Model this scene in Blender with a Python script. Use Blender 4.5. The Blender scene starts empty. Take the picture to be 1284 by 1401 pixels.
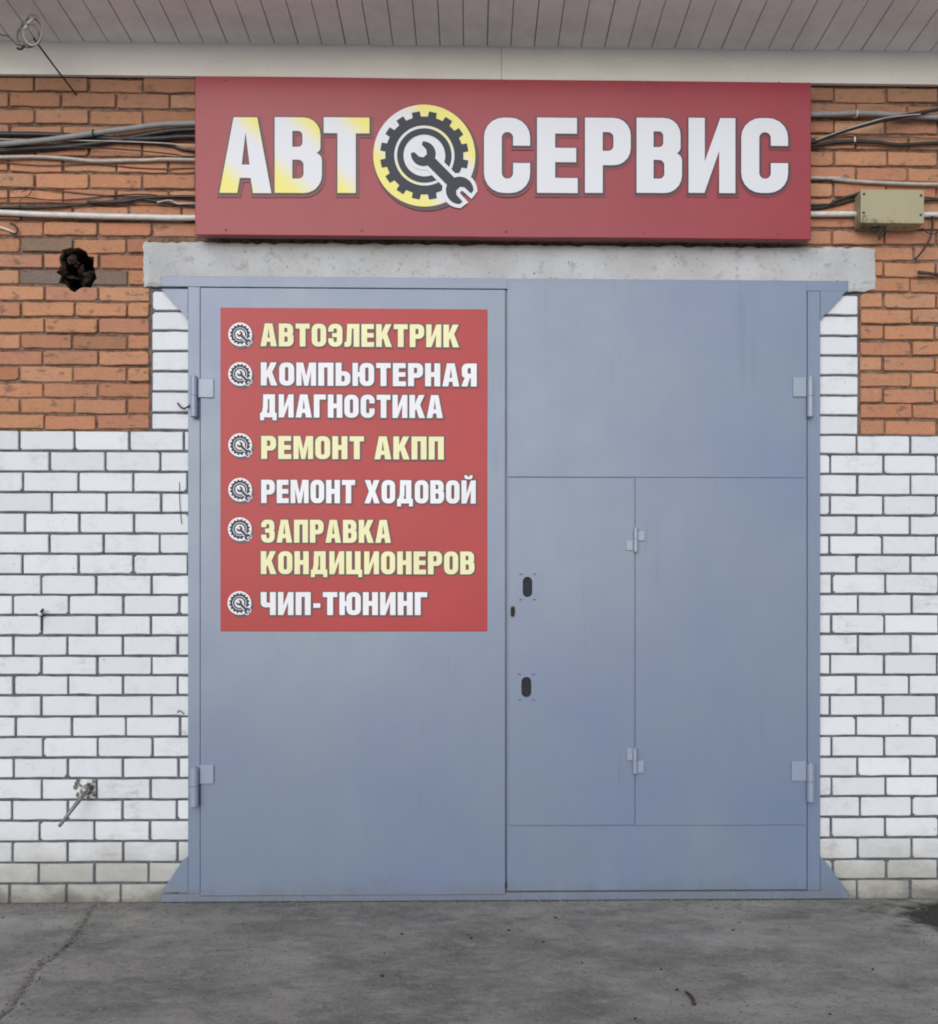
import bpy, bmesh, math, random
import numpy as np
from mathutils import Vector, Matrix
from mathutils.geometry import delaunay_2d_cdt
random.seed(7); np.random.seed(7)
scene = bpy.context.scene
COL = scene.collection
R = math.radians

# ------------------------------------------------------------------ camera
CX, CD, CH = -0.1855, 4.925, 1.2372        # camera stands 4.9 m from the wall face (y = 0)
YAW = 0.02039; F = 1400.0; PX, PY = 675.95, 880.0
cam = bpy.data.cameras.new('camera'); co = bpy.data.objects.new('camera', cam); COL.objects.link(co)
co.location = (CX, -CD, CH); co.rotation_euler = (math.pi/2, 0, -YAW)
cam.sensor_fit = 'VERTICAL'; cam.sensor_height = 24.0; cam.lens = 24.0*F/1401
cam.shift_x = (642-PX)/1401; cam.shift_y = (PY-700.5)/1401
cam.clip_start = 0.05; cam.clip_end = 500
scene.camera = co
# ------------------------------------------------------------------ light
SUN_EL, SUN_ROT = R(24), R(194)
w = bpy.data.worlds.new('World'); scene.world = w; w.use_nodes = True
nt = w.node_tree; bg = nt.nodes['Background']
sky = nt.nodes.new('ShaderNodeTexSky'); sky.sky_type = 'NISHITA'; sky.sun_disc = False
sky.sun_elevation = SUN_EL; sky.sun_rotation = SUN_ROT; sky.air_density = 1.0; sky.dust_density = 1.0; sky.ozone_density = 1.0
hs = nt.nodes.new('ShaderNodeHueSaturation'); hs.inputs['Saturation'].default_value = 0.55   # overcast: cloud greys the blue
nt.links.new(sky.outputs[0], hs.inputs['Color']); nt.links.new(hs.outputs[0], bg.inputs[0])
bg.inputs[1].default_value = 0.125
sl = bpy.data.lights.new('sun', 'SUN'); sl.energy = 1.22; sl.angle = R(60); sl.color = (1, 0.99, 0.98)
so = bpy.data.objects.new('sun', sl); COL.objects.link(so)
so.rotation_euler = Vector((-0.24, -0.84, 0.39)).to_track_quat('Z', 'Y').to_euler()
scene.view_settings.view_transform = 'Standard'; scene.view_settings.look = 'None'
scene.view_settings.exposure = 0.22; scene.view_settings.gamma = 1.0; scene.view_settings.use_curve_mapping = False
scene.render.engine = 'CYCLES'; scene.cycles.filter_width = 1.9
scene.cycles.use_denoising = True

# photograph measurements -> metres on a wall-parallel plane at depth y, or on the ground
def W(px, py, y=0.0):
    a = (px-PX)/F; b = (PY-py)/F
    dx, dy, dz = math.cos(YAW)*a+math.sin(YAW), math.cos(YAW)-math.sin(YAW)*a, b
    t = (y+CD)/dy
    return (CX+dx*t, CH+dz*t)
def WV(px, py, y=0.0):
    x, z = W(px, py, y); return Vector((x, y, z))
def G(px, py):
    a = (px-PX)/F; b = (PY-py)/F
    dx, dy, dz = math.cos(YAW)*a+math.sin(YAW), math.cos(YAW)-math.sin(YAW)*a, b
    t = -CH/dz
    return (CX+dx*t, -CD+dy*t)

# ------------------------------------------------------------------ materials
class M:
    def __init__(s, name, rough=0.8, spec=0.35):
        s.m = bpy.data.materials.new(name); s.m.use_nodes = True; s.t = s.m.node_tree
        s.b = s.t.nodes['Principled BSDF']; s.b.inputs['Roughness'].default_value = rough
        s.b.inputs['Specular IOR Level'].default_value = spec
        s.tc = s.n('ShaderNodeTexCoord'); s.geo = s.n('ShaderNodeNewGeometry')
    def n(s, t, **k):
        q = s.t.nodes.new(t)
        for a, v in k.items(): setattr(q, a, v)
        return q
    def l(s, a, b): s.t.links.new(a, b)
    def noise(s, scale, detail=4, rough=0.6, vec=None, stretch=None, offset=None):
        q = s.n('ShaderNodeTexNoise'); q.inputs['Scale'].default_value = scale; q.inputs['Detail'].default_value = detail
        q.inputs['Roughness'].default_value = rough
        v = vec or s.geo.outputs['Position']
        if stretch or offset is not None:
            mp = s.n('ShaderNodeMapping'); s.l(v, mp.inputs['Vector'])
            if stretch: mp.inputs['Scale'].default_value = stretch
            if offset is not None:
                if isinstance(offset, (tuple, list)): mp.inputs['Location'].default_value = offset
                else: s.l(offset, mp.inputs['Location'])
            v = mp.outputs[0]
        s.l(v, q.inputs['Vector']); return q.outputs['Fac']
    def ramp(s, fac, a, b, ca=(0,0,0,1), cb=(1,1,1,1)):
        q = s.n('ShaderNodeMapRange'); s.l(fac, q.inputs[0]); q.inputs[1].default_value = a; q.inputs[2].default_value = b
        q.interpolation_type = 'SMOOTHSTEP'; return q.outputs[0]
    def math(s, op, a, b=None):
        q = s.n('ShaderNodeMath', operation=op)
        for i, v in enumerate((a, b)):
            if v is None: continue
            if isinstance(v, (int, float)): q.inputs[i].default_value = v
            else: s.l(v, q.inputs[i])
        return q.outputs[0]
    def mix(s, fac, a, b, mode='MIX'):
        q = s.n('ShaderNodeMix', data_type='RGBA', blend_type=mode)
        for i, v in ((0, fac), (6, a), (7, b)):
            if isinstance(v, (int, float)): q.inputs[i].default_value = v
            elif isinstance(v, tuple): q.inputs[i].default_value = (*v[:3], 1)
            else: s.l(v, q.inputs[i])
        return q.outputs[2]
    def base(s, c):
        if isinstance(c, tuple): s.b.inputs['Base Color'].default_value = (*c[:3], 1)
        else: s.l(c, s.b.inputs['Base Color'])
    def bump(s, h, strength=0.3, dist=0.002):
        q = s.n('ShaderNodeBump'); q.inputs['Strength'].default_value = strength; q.inputs['Distance'].default_value = dist
        s.l(h, q.inputs['Height']); s.l(q.outputs[0], s.b.inputs['Normal'])
    def sepz(s):
        q = s.n('ShaderNodeSeparateXYZ'); s.l(s.geo.outputs['Position'], q.inputs[0]); return q.outputs
def simple(name, c, rough=0.6, spec=0.4, var=0.12, sc=25, metal=0.0, bump=0.15):
    m = M(name, rough, spec); nz = m.noise(sc, 5, 0.65)
    m.base(m.mix(m.ramp(nz, 0.3, 0.7), tuple(v*(1-var) for v in c), tuple(min(1, v*(1+var)) for v in c)))
    m.b.inputs['Metallic'].default_value = metal
    m.bump(m.noise(sc*8, 4, 0.7), bump, 0.001); return m.m

def brick_random(m, island):
    if island: return m.geo.outputs['Random Per Island']
    return m.n('ShaderNodeObjectInfo').outputs['Random']
def mat_white(island):
    m = M('white_silicate_brick_'+('mass' if island else 'single'), 0.82, 0.25)
    r = brick_random(m, island)
    off = m.n('ShaderNodeCombineXYZ'); m.l(m.math('MULTIPLY', r, 37.0), off.inputs[0]); m.l(m.math('MULTIPLY', r, 91.0), off.inputs[2])
    c = m.mix(r, (0.65, 0.685, 0.74), (0.71, 0.74, 0.79))
    c = m.mix(m.math('MULTIPLY', m.ramp(m.noise(9, 5, 0.7, offset=off.outputs[0]), 0.5, 0.78), 0.5), c, (0.50, 0.49, 0.46))
    # grit, rubbed spots, thin dirty scratches
    sp = m.ramp(m.noise(55, 3, 0.6, offset=off.outputs[0]), 0.665, 0.74)
    c = m.mix(m.math('MULTIPLY', sp, 0.7), c, (0.16, 0.155, 0.15))
    st = m.ramp(m.noise(26, 4, 0.75, stretch=(1, 1, 0.28), offset=off.outputs[0]), 0.64, 0.74)
    c = m.mix(m.math('MULTIPLY', st, 0.42), c, (0.3, 0.29, 0.27))
    c = m.mix(m.math('MULTIPLY', m.noise(260, 2, 0.6), 0.14), c, (0.38, 0.38, 0.38))
    sm = m.math('MULTIPLY', m.ramp(m.noise(3.2, 5, 0.7, offset=(7, 0, 3)), 0.5, 0.72), m.ramp(m.noise(34, 4, 0.75, stretch=(0.5, 1, 1.5)), 0.42, 0.62))
    c = m.mix(m.math('MULTIPLY', sm, 0.62), c, (0.36, 0.35, 0.34))
    ck = m.math('ABSOLUTE', m.math('SUBTRACT', m.noise(7, 4, 0.6, offset=off.outputs[0]), 0.5))
    c = m.mix(m.math('MULTIPLY', m.math('MULTIPLY', m.math('SUBTRACT', 1.0, m.ramp(ck, 0.0, 0.008)), m.ramp(m.noise(2.6, 2, 0.5, offset=(1, 2, 3)), 0.52, 0.6)), 0.16), c, (0.22, 0.21, 0.2))
    # splash dirt on the lowest courses
    z = m.sepz()[2]
    n = m.noise(5, 5, 0.7, stretch=(1, 1, 1.6)); zz = m.math('ADD', z, m.math('MULTIPLY', m.math('SUBTRACT', n, 0.5), 0.34))
    lo = m.math('SUBTRACT', 1.0, m.ramp(zz, 0.06, 0.38))
    c = m.mix(m.math('MULTIPLY', lo, 0.72), c, (0.27, 0.255, 0.20))
    lo2 = m.math('SUBTRACT', 1.0, m.ramp(zz, -0.03, 0.11))
    c = m.mix(m.math('MULTIPLY', lo2, 0.75), c, (0.10, 0.095, 0.08))
    if not island:
        oi = m.n('ShaderNodeObjectInfo'); c = m.mix(1.0, c, oi.outputs['Color'], 'MULTIPLY')
    m.base(c); m.bump(m.noise(170, 5, 0.7), 0.35, 0.0018); return m.m
def mat_orange(island):
    m = M('orange_clay_brick_'+('mass' if island else 'single'), 0.85, 0.2)
    r = brick_random(m, island)
    off = m.n('ShaderNodeCombineXYZ'); m.l(m.math('MULTIPLY', r, 53.0), off.inputs[0]); m.l(m.math('MULTIPLY', r, 17.0), off.inputs[2])
    cr = m.n('ShaderNodeValToRGB'); m.l(r, cr.inputs[0]); e = cr.color_ramp.elements
    e[0].position = 0; e[0].color = (0.47, 0.22, 0.125, 1); e[1].position = 1; e[1].color = (0.37, 0.20, 0.14, 1)
    for p, q in ((0.25, (0.50, 0.245, 0.13, 1)), (0.5, (0.45, 0.185, 0.105, 1)), (0.72, (0.49, 0.265, 0.155, 1)), (0.88, (0.43, 0.18, 0.115, 1))):
        x = e.new(p); x.color = q
    c = cr.outputs[0]
    c = m.mix(m.math('MULTIPLY', m.ramp(m.noise(8, 4, 0.65, offset=off.outputs[0]), 0.45, 0.7), 0.4), c, (0.34, 0.175, 0.12))
    c = m.mix(m.math('MULTIPLY', m.ramp(m.noise(13, 3, 0.55, stretch=(1, 1, 1.8), offset=off.outputs[0]), 0.58, 0.68), 0.7), c, (0.10, 0.078, 0.074))
    c = m.mix(m.math('MULTIPLY', m.ramp(m.noise(45, 5, 0.7), 0.52, 0.72), 0.5), c, (0.50, 0.34, 0.25))
    c = m.mix(m.math('MULTIPLY', m.ramp(m.noise(22, 5, 0.75, offset=(4, 0, 9)), 0.56, 0.72), 0.35), c, (0.19, 0.12, 0.09))
    c = m.mix(0.06, c, (0.60, 0.38, 0.24))
    c = m.mix(m.math('MULTIPLY', m.ramp(m.noise(70, 4, 0.8, stretch=(0.6, 1, 1.4)), 0.53, 0.66), 0.45), c, (0.23, 0.115, 0.075))
    c = m.mix(m.math('MULTIPLY', m.ramp(m.noise(150, 3, 0.7), 0.6, 0.7), 0.5), c, (0.56, 0.40, 0.29))
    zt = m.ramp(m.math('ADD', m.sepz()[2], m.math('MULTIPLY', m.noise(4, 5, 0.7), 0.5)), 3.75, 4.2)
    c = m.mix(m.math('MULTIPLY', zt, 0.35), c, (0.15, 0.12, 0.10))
    c = m.mix(m.math('MULTIPLY', m.noise(300, 2, 0.6), 0.22), c, (0.28, 0.14, 0.09))
    if not island:
        oi = m.n('ShaderNodeObjectInfo'); c = m.mix(1.0, c, oi.outputs['Color'], 'MULTIPLY')
    m.base(c); m.bump(m.math('ADD', m.noise(120, 5, 0.7), m.math('MULTIPLY', m.noise(28, 4, 0.7), 1.5)), 0.8, 0.004); return m.m
def mat_mortar(name, c1, c2):
    m = M(name, 0.95, 0.1)
    m.base(m.mix(m.ramp(m.noise(30, 6, 0.7), 0.3, 0.7), c1, c2)); m.bump(m.noise(90, 6, 0.75), 0.9, 0.004); return m.m
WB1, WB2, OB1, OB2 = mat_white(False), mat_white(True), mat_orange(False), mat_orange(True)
MORT_W = mat_mortar('grey_mortar', (0.08, 0.087, 0.10), (0.17, 0.175, 0.19))
MORT_O = mat_mortar('brown_mortar', (0.10, 0.065, 0.048), (0.27, 0.175, 0.125))

def mat_paint(name, c, amt=1.0):
    m = M(name, 0.42, 0.55); m.b.inputs['Coat Weight'].default_value = 0.5; m.b.inputs['Coat Roughness'].default_value = 0.24
    n1 = m.ramp(m.noise(1.3, 3, 0.5, offset=(3.1, 0, 7.7)), 0.3, 0.7)
    c1 = m.mix(n1, (c[0]*0.94, c[1]*0.95, c[2]*1.02), (c[0]*1.05, c[1]*1.06, c[2]*0.97))
    c1 = m.mix(m.math('MULTIPLY', m.ramp(m.noise(3.5, 5, 0.65, stretch=(1, 1, 0.45)), 0.5, 0.75), 0.16*amt), c1, (c[0]*1.45, c[1]*1.4, c[2]*1.25))
    c1 = m.mix(m.math('MULTIPLY', m.ramp(m.noise(38, 5, 0.7, stretch=(1, 1, 0.12)), 0.55, 0.8), 0.10*amt), c1, (c[0]*.6, c[1]*.62, c[2]*.62))
    sp = m.ramp(m.noise(85, 2, 0.5), 0.71, 0.75)
    c1 = m.mix(m.math('MULTIPLY', sp, 0.30*amt), c1, (c[0]*.45, c[1]*.45, c[2]*.45))
    dr = m.math('MULTIPLY', m.ramp(m.noise(24, 3, 0.6, stretch=(1, 1, 0.05)), 0.60, 0.70), m.ramp(m.noise(2.2, 4, 0.6, offset=(5, 5, 1)), 0.48, 0.62))
    c1 = m.mix(m.math('MULTIPLY', dr, 0.22*amt), c1, (c[0]*.55, c[1]*.55, c[2]*.52))
    sc = m.math('ABSOLUTE', m.math('SUBTRACT', m.noise(4.5, 5, 0.7, stretch=(1, 1, 0.6), offset=(8, 1, 2)), 0.5))
    c1 = m.mix(m.math('MULTIPLY', m.math('MULTIPLY', m.math('SUBTRACT', 1.0, m.ramp(sc, 0.0, 0.006)), m.ramp(m.noise(1.7, 3, 0.5, offset=(2, 0, 5)), 0.54, 0.62)), 0.3*amt), c1, (c[0]*1.5, c[1]*1.45, c[2]*1.35))
    z = m.sepz()[2]; n = m.noise(7, 5, 0.7)
    zr = m.math('ADD', z, m.math('MULTIPLY', m.noise(30, 5, 0.75), 0.25))
    c1 = m.mix(m.math('MULTIPLY', m.math('MULTIPLY', m.math('SUBTRACT', 1.0, m.ramp(zr, 0.14, 0.24)), m.ramp(m.noise(45, 4, 0.7), 0.52, 0.6)), 0.25*amt), c1, (0.11, 0.08, 0.065))
    zz = m.math('ADD', z, m.math('MULTIPLY', m.math('SUBTRACT', n, 0.5), 0.3))
    lo = m.math('SUBTRACT', 1.0, m.ramp(zz, -0.02, 0.13))
    c1 = m.mix(m.math('MULTIPLY', lo, 0.42), c1, (0.13, 0.125, 0.115))
    m.base(c1)
    rr = m.n('ShaderNodeMapRange'); m.l(m.noise(6, 4, 0.6), rr.inputs[0]); rr.inputs[3].default_value = 0.28; rr.inputs[4].default_value = 0.55
    m.l(rr.outputs[0], m.b.inputs['Roughness'])
    h = m.math('ADD', m.noise(300, 3, 0.6), m.math('MULTIPLY', m.noise(9, 3, 0.5), 3.0))
    m.bump(h, 0.16, 0.002); return m.m
PAINT = mat_paint('grey_blue_gate_paint', (0.147, 0.197, 0.298))
PAINT2 = mat_paint('grey_blue_hinge_paint', (0.235, 0.285, 0.385))
def mat_concrete():
    m = M('whitewashed_concrete', 0.9, 0.2)
    c = m.mix(m.ramp(m.noise(4, 5, 0.7), 0.3, 0.7), (0.40, 0.41, 0.42), (0.52, 0.54, 0.57))
    c = m.mix(m.math('MULTIPLY', m.ramp(m.noise(16, 6, 0.72), 0.5, 0.66), 0.6), c, (0.26, 0.25, 0.245))
    c = m.mix(m.math('MULTIPLY', m.ramp(m.noise(60, 3, 0.6), 0.67, 0.73), 0.75), c, (0.09, 0.085, 0.08))
    m.base(c); m.bump(m.noise(70, 6, 0.75), 0.8, 0.004); return m.m
CONC = mat_concrete()
def mat_ground():
    m = M('worn_concrete_ground', 0.9, 0.25)
    at = m.n('ShaderNodeVertexColor', layer_name='marks'); sp = m.n('ShaderNodeSeparateColor'); m.l(at.outputs[0], sp.inputs[0])
    crack, dark, light = sp.outputs[0], sp.outputs[1], sp.outputs[2]
    big = m.noise(1.4, 6, 0.62, stretch=(1, 1.3, 1))
    c = m.mix(m.ramp(big, 0.3, 0.7), (0.168, 0.160, 0.146), (0.40, 0.378, 0.340))
    c = m.mix(m.math('MULTIPLY', m.ramp(m.noise(5, 6, 0.7, stretch=(0.7, 1.6, 1)), 0.47, 0.66), 0.55), c, (0.38, 0.37, 0.35))
    c = m.mix(m.math('MULTIPLY', m.ramp(m.noise(3.1, 5, 0.7, offset=(9, 4, 0)), 0.50, 0.68), 0.6), c, (0.13, 0.128, 0.122))
    c = m.mix(m.math('MULTIPLY', m.ramp(m.noise(16, 6, 0.75, stretch=(0.8, 1.3, 1)), 0.5, 0.68), 0.5), c, (0.38, 0.37, 0.345))
    c = m.mix(m.math('MULTIPLY', m.ramp(m.noise(19, 6, 0.75, offset=(5, 1, 0)), 0.53, 0.68), 0.5), c, (0.085, 0.083, 0.08))
    c = m.mix(m.math('MULTIPLY', m.ramp(m.noise(42, 4, 0.7), 0.56, 0.68), 0.65), c, (0.40, 0.39, 0.365))
    c = m.mix(m.math('MULTIPLY', m.ramp(m.noise(75, 3, 0.65, offset=(2, 8, 1)), 0.57, 0.68), 0.6), c, (0.06, 0.058, 0.055))
    v = m.n('ShaderNodeTexVoronoi'); v.inputs['Scale'].default_value = 26; m.l(m.geo.outputs['Position'], v.inputs['Vector'])
    c = m.mix(m.math('MULTIPLY', m.math('SUBTRACT', 1.0, m.ramp(v.outputs['Distance'], 0.10, 0.2)), m.ramp(m.noise(6, 3), 0.5, 0.62)), c, (0.29, 0.28, 0.26))
    c = m.mix(m.math('MULTIPLY', m.noise(420, 2, 0.6), 0.4), c, (0.14, 0.136, 0.13))
    c = m.mix(light, c, m.mix(m.noise(30, 5), (0.27, 0.265, 0.25), (0.44, 0.435, 0.415)))
    yy = m.ramp(m.math('MULTIPLY', m.sepz()[1], -1.0), 2.0, 4.0)      # unseen yard beyond made paler to bounce light up to soffit and trim
    c = m.mix(yy, c, m.mix(m.noise(0.7, 5), (0.42, 0.41, 0.39), (0.52, 0.51, 0.49)))
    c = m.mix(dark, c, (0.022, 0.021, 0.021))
    c = m.mix(crack, c, (0.025, 0.023, 0.02))
    m.base(c); m.bump(m.math('ADD', m.noise(60, 6, 0.75), m.noise(14, 5, 0.7)), 0.75, 0.006); return m.m
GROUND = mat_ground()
SOFFIT = simple('grey_soffit_panel', (0.82, 0.80, 0.81), 0.5, 0.35, 0.07, 6)
GROOVE = simple('soffit_groove', (0.22, 0.2, 0.2), 0.8)
def mat_trim():
    m = M('cream_metal_trim', 0.5, 0.4)
    c = m.mix(m.ramp(m.noise(2.5, 5, 0.6, stretch=(1, 1, 3)), 0.3, 0.7), (0.74, 0.73, 0.70), (0.80, 0.79, 0.76))
    c = m.mix(m.math('MULTIPLY', m.ramp(m.noise(40, 5, 0.7), 0.62, 0.75), 0.4), c, (0.3, 0.28, 0.24)); m.base(c)
    m.bump(m.noise(20, 3), 0.2, 0.002); return m.m
TRIM = mat_trim()
def mat_print(name, c, rough=0.32, var=0.05):
    m = M(name, rough, 0.3); m.b.inputs['Coat Weight'].default_value = 0.13; m.b.inputs['Coat Roughness'].default_value = 0.22
    c1 = m.mix(m.ramp(m.noise(2.2, 4, 0.6), 0.3, 0.7), tuple(v*(1-var) for v in c), tuple(v*(1+var) for v in c))
    c1 = m.mix(m.math('MULTIPLY', m.ramp(m.noise(50, 4, 0.7, stretch=(1, 1, 0.3)), 0.62, 0.8), 0.18), c1, tuple(v*0.5 for v in c))
    m.base(c1); m.bump(m.noise(5, 3, 0.5), 0.25, 0.004); return m.m
SIGN_RED = mat_print('maroon_sign_film', (0.27, 0.028, 0.041))
POSTER_RED = mat_print('red_poster_film', (0.37, 0.018, 0.024), 0.36)
def mat_letter(name, gradient):
    m = M(name, 0.35, 0.45)
    white, yel = (0.61, 0.635, 0.69), (0.72, 0.66, 0.17)
    if gradient:
        q = m.n('ShaderNodeSeparateXYZ'); m.l(m.tc.outputs['Object'], q.inputs[0])
        s = m.math('ADD', m.math('MULTIPLY', q.outputs[0], 1/0.36*0.9), m.math('MULTIPLY', q.outputs[2], 1/0.36))
        if gradient == 'emblem':
            a = m.ramp(m.math('ABSOLUTE', m.math('MULTIPLY', s, 1.0)), 0.30, 0.62)
        else:
            lo = m.math('SUBTRACT', 1.0, m.ramp(s, 0.22, 0.62)); hi = m.ramp(s, 1.02, 1.38); a = m.math('MAXIMUM', lo, hi)
        m.base(m.mix(a, white, yel))
    else: m.base(white)
    m.bump(m.noise(6, 3), 0.15, 0.003); return m.m
LET_W = mat_letter('white_letter_film', None); LET_Y = mat_letter('white_to_yellow_letter_film', 'letter'); EMB_Y = mat_letter('yellow_white_disc_film', 'emblem')
LET_PW = mat_print('poster_white_print', (0.74, 0.745, 0.80)); LET_PY = mat_print('poster_pale_yellow_print', (0.74, 0.72, 0.42))
EDGE_DARK = mat_print('dark_letter_edge_print', (0.055, 0.022, 0.035)); EDGE_SOFT = mat_print('soft_letter_edge_print', (0.165, 0.036, 0.048))
POSTER_EDGE = mat_print('poster_letter_edge_print', (0.075, 0.04, 0.05))
GEAR = mat_print('graphite_gear_print', (0.030, 0.035, 0.052), 0.5); GEAR.node_tree.nodes['Principled BSDF'].inputs['Coat Weight'].default_value = 0.0
BLACK = simple('black_cable_sheath', (0.022, 0.021, 0.023), 0.45, 0.45, 0.3)
GREYPIPE = simple('grey_corrugated_conduit', (0.25, 0.245, 0.25), 0.5, 0.4, 0.12)
WHITEPIPE = simple('white_plastic_conduit', (0.58, 0.57, 0.545), 0.45, 0.4, 0.1)
WIRE_GREY = simple('dirty_white_wire', (0.42, 0.38, 0.35), 0.5, 0.4, 0.15)
WIRE_BROWN = simple('brown_wire', (0.13, 0.085, 0.065), 0.6, 0.3, 0.2)
STEEL = simple('dull_steel', (0.22, 0.215, 0.21), 0.5, 0.5, 0.25, 40, 0.6)
RUST = simple('rusty_steel', (0.055, 0.042, 0.036), 0.8, 0.3, 0.35, 60)
LINING_DARK = simple('dark_masonry', (0.018, 0.015, 0.014), 0.95, 0.1, 0.5, 30, 0, 0.8)
HOLE_SHADE = simple('lock_hole_shade', (0.012, 0.014, 0.018), 0.6, 0.3)  # near-black colour stands in for the shade inside the lock holes
def mat_box():
    m = M('cream_junction_box', 0.5, 0.4)
    c = m.mix(m.noise(5, 4), (0.30, 0.275, 0.175), (0.36, 0.33, 0.215))
    z = m.n('ShaderNodeSeparateXYZ'); m.l(m.tc.outputs['Generated'], z.inputs[0])
    g = m.math('ADD', m.math('SUBTRACT', 1.0, z.outputs[2]), m.math('MULTIPLY', m.math('SUBTRACT', 1.0, z.outputs[0]), 0.6))
    g = m.math('ADD', g, m.math('MULTIPLY', m.math('SUBTRACT', m.noise(55, 5, 0.75), 0.5), 2.2))
    c = m.mix(m.math('MULTIPLY', m.ramp(g, 1.25, 1.65), 0.75), c, (0.10, 0.07, 0.04)); m.base(c); m.bump(m.noise(90, 4), 0.3, 0.002); return m.m
BOX = mat_box()
GRIT_D = simple('dark_grit', (0.02, 0.02, 0.02), 0.9); GRIT_L = simple('pale_grit', (0.19, 0.185, 0.17), 0.9)
ROOF = simple('roof_metal', (0.12, 0.06, 0.05), 0.6); LIGHT_SCREW = simple('painted_screw', (0.06, 0.07, 0.09), 0.5)
RED_SIDE = mat_print('maroon_sign_side', (0.21, 0.035, 0.05))
SCREW_RED = simple('sign_screw', (0.22, 0.10, 0.10), 0.5)

# ------------------------------------------------------------------ mesh helpers
def link(name, me, mat, parent=None, loc=None):
    o = bpy.data.objects.new(name, me); COL.objects.link(o)
    if mat and not me.materials: me.materials.append(mat)
    if parent: o.parent = parent
    if loc is not None: o.location = loc
    return o
def from_bm(name, bm, mat, parent=None, loc=None, smooth=False):
    me = bpy.data.meshes.new(name); bmesh.ops.recalc_face_normals(bm, faces=bm.faces[:]); bm.to_mesh(me); bm.free()
    if smooth:
        for p in me.polygons: p.use_smooth = True
    return link(name, me, mat, parent, loc)
def thing(name, label, cat, loc=(0, 0, 0), group=None):
    o = bpy.data.objects.new(name, None); COL.objects.link(o); o.location = loc; o.empty_display_size = 0.1
    return tag(o, label, cat, group)
def tag(o, label, cat, group=None):
    o['label'] = label; o['category'] = cat
    if group: o['group'] = group
    return o
def bx(bm, x0, x1, y0, y1, z0, z1, bev=0.0):
    r = bmesh.ops.create_cube(bm, size=1.0)
    for v in r['verts']:
        v.co = ((x0+x1)/2+v.co.x*(x1-x0), (y0+y1)/2+v.co.y*(y1-y0), (z0+z1)/2+v.co.z*(z1-z0))
    if bev:
        es = list({e for v in r['verts'] for e in v.link_edges})
        bmesh.ops.bevel(bm, geom=es, offset=bev, segments=2, affect='EDGES', profile=0.6)
def box(name, mat, parent, x0, x1, y0, y1, z0, z1, bev=0.0):
    bm = bmesh.new(); bx(bm, x0, x1, y0, y1, z0, z1, bev); return from_bm(name, bm, mat, parent)
def smooth_path(pts, n=6):
    P = [Vector(p) for p in pts]
    if len(P) < 3: return P
    out = []
    for i in range(len(P)-1):
        a = P[i-1] if i else P[0]*2-P[1]; b, c = P[i], P[i+1]; d = P[i+2] if i+2 < len(P) else P[-1]*2-P[-2]
        for k in range(n):
            t = k/n
            out.append(0.5*((2*b)+(c-a)*t+(2*a-5*b+4*c-d)*t*t+(3*b-a-3*c+d)*t**3))
    out.append(P[-1]); return out
def tube(bm, pts, r, seg=8, n=6, ridged=0.0):
    P = smooth_path(pts, n)
    if ridged:
        Q = []
        for a, b in zip(P, P[1:]):
            k = max(1, int((b-a).length/0.006)); Q += [a.lerp(b, j/k) for j in range(k)]
        P = Q+[P[-1]]
    rings = []; up = Vector((0.13, 0.2, 0.97))
    for i, p in enumerate(P):
        t = (P[min(i+1, len(P)-1)]-P[max(i-1, 0)]).normalized()
        s = t.cross(up)
        if s.length < 0.05: s = t.cross(Vector((1, 0, 0)))
        s.normalize(); u = s.cross(t).normalized()
        rr = (r(i/(len(P)-1)) if callable(r) else r)*(1+(ridged if i % 2 else 0))
        rings.append([bm.verts.new(p+(s*math.cos(a)+u*math.sin(a))*rr) for a in [2*math.pi*k/seg for k in range(seg)]])
    for A, B in zip(rings, rings[1:]):
        for k in range(seg): bm.faces.new((A[k], A[(k+1) % seg], B[(k+1) % seg], B[k]))
    bm.faces.new(rings[0][::-1]); bm.faces.new(rings[-1])
def tube_obj(name, pts, r, mat, parent=None, **k):
    bm = bmesh.new(); tube(bm, pts, r, **k); return from_bm(name, bm, mat, parent, smooth=True)
def prism(name, poly, y0, y1, mat, parent, bev=0.0):
    bm = bmesh.new(); vs = [bm.verts.new((x, y0, z)) for x, z in poly]; f = bm.faces.new(vs)
    r = bmesh.ops.extrude_face_region(bm, geom=[f])
    for v in r['geom']:
        if isinstance(v, bmesh.types.BMVert): v.co.y = y1
    return from_bm(name, bm, mat, parent)
def fbm(x, y, seed, octs=4, s=1.0):
    rng = np.random.RandomState(seed); out = np.zeros_like(x); a = 1.0
    for o in range(octs):
        t = rng.rand(64, 64); X = x*s; Y = y*s; xi = np.floor(X).astype(int); yi = np.floor(Y).astype(int); fx = X-xi; fy = Y-yi
        fx = fx*fx*(3-2*fx); fy = fy*fy*(3-2*fy)
        g = lambda i, j: t[i % 64, j % 64]
        out += a*((g(xi, yi)*(1-fx)+g(xi+1, yi)*fx)*(1-fy)+(g(xi, yi+1)*(1-fx)+g(xi+1, yi+1)*fx)*fy-0.5)
        a *= 0.5; s *= 2.03
    return out
def cut(o, cutter):
    md = o.modifiers.new('c', 'BOOLEAN'); md.operation = 'DIFFERENCE'; md.object = cutter; md.solver = 'EXACT'
    dg = bpy.context.evaluated_depsgraph_get(); me = bpy.data.meshes.new_from_object(o.evaluated_get(dg))
    o.modifiers.clear(); o.data = me

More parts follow.
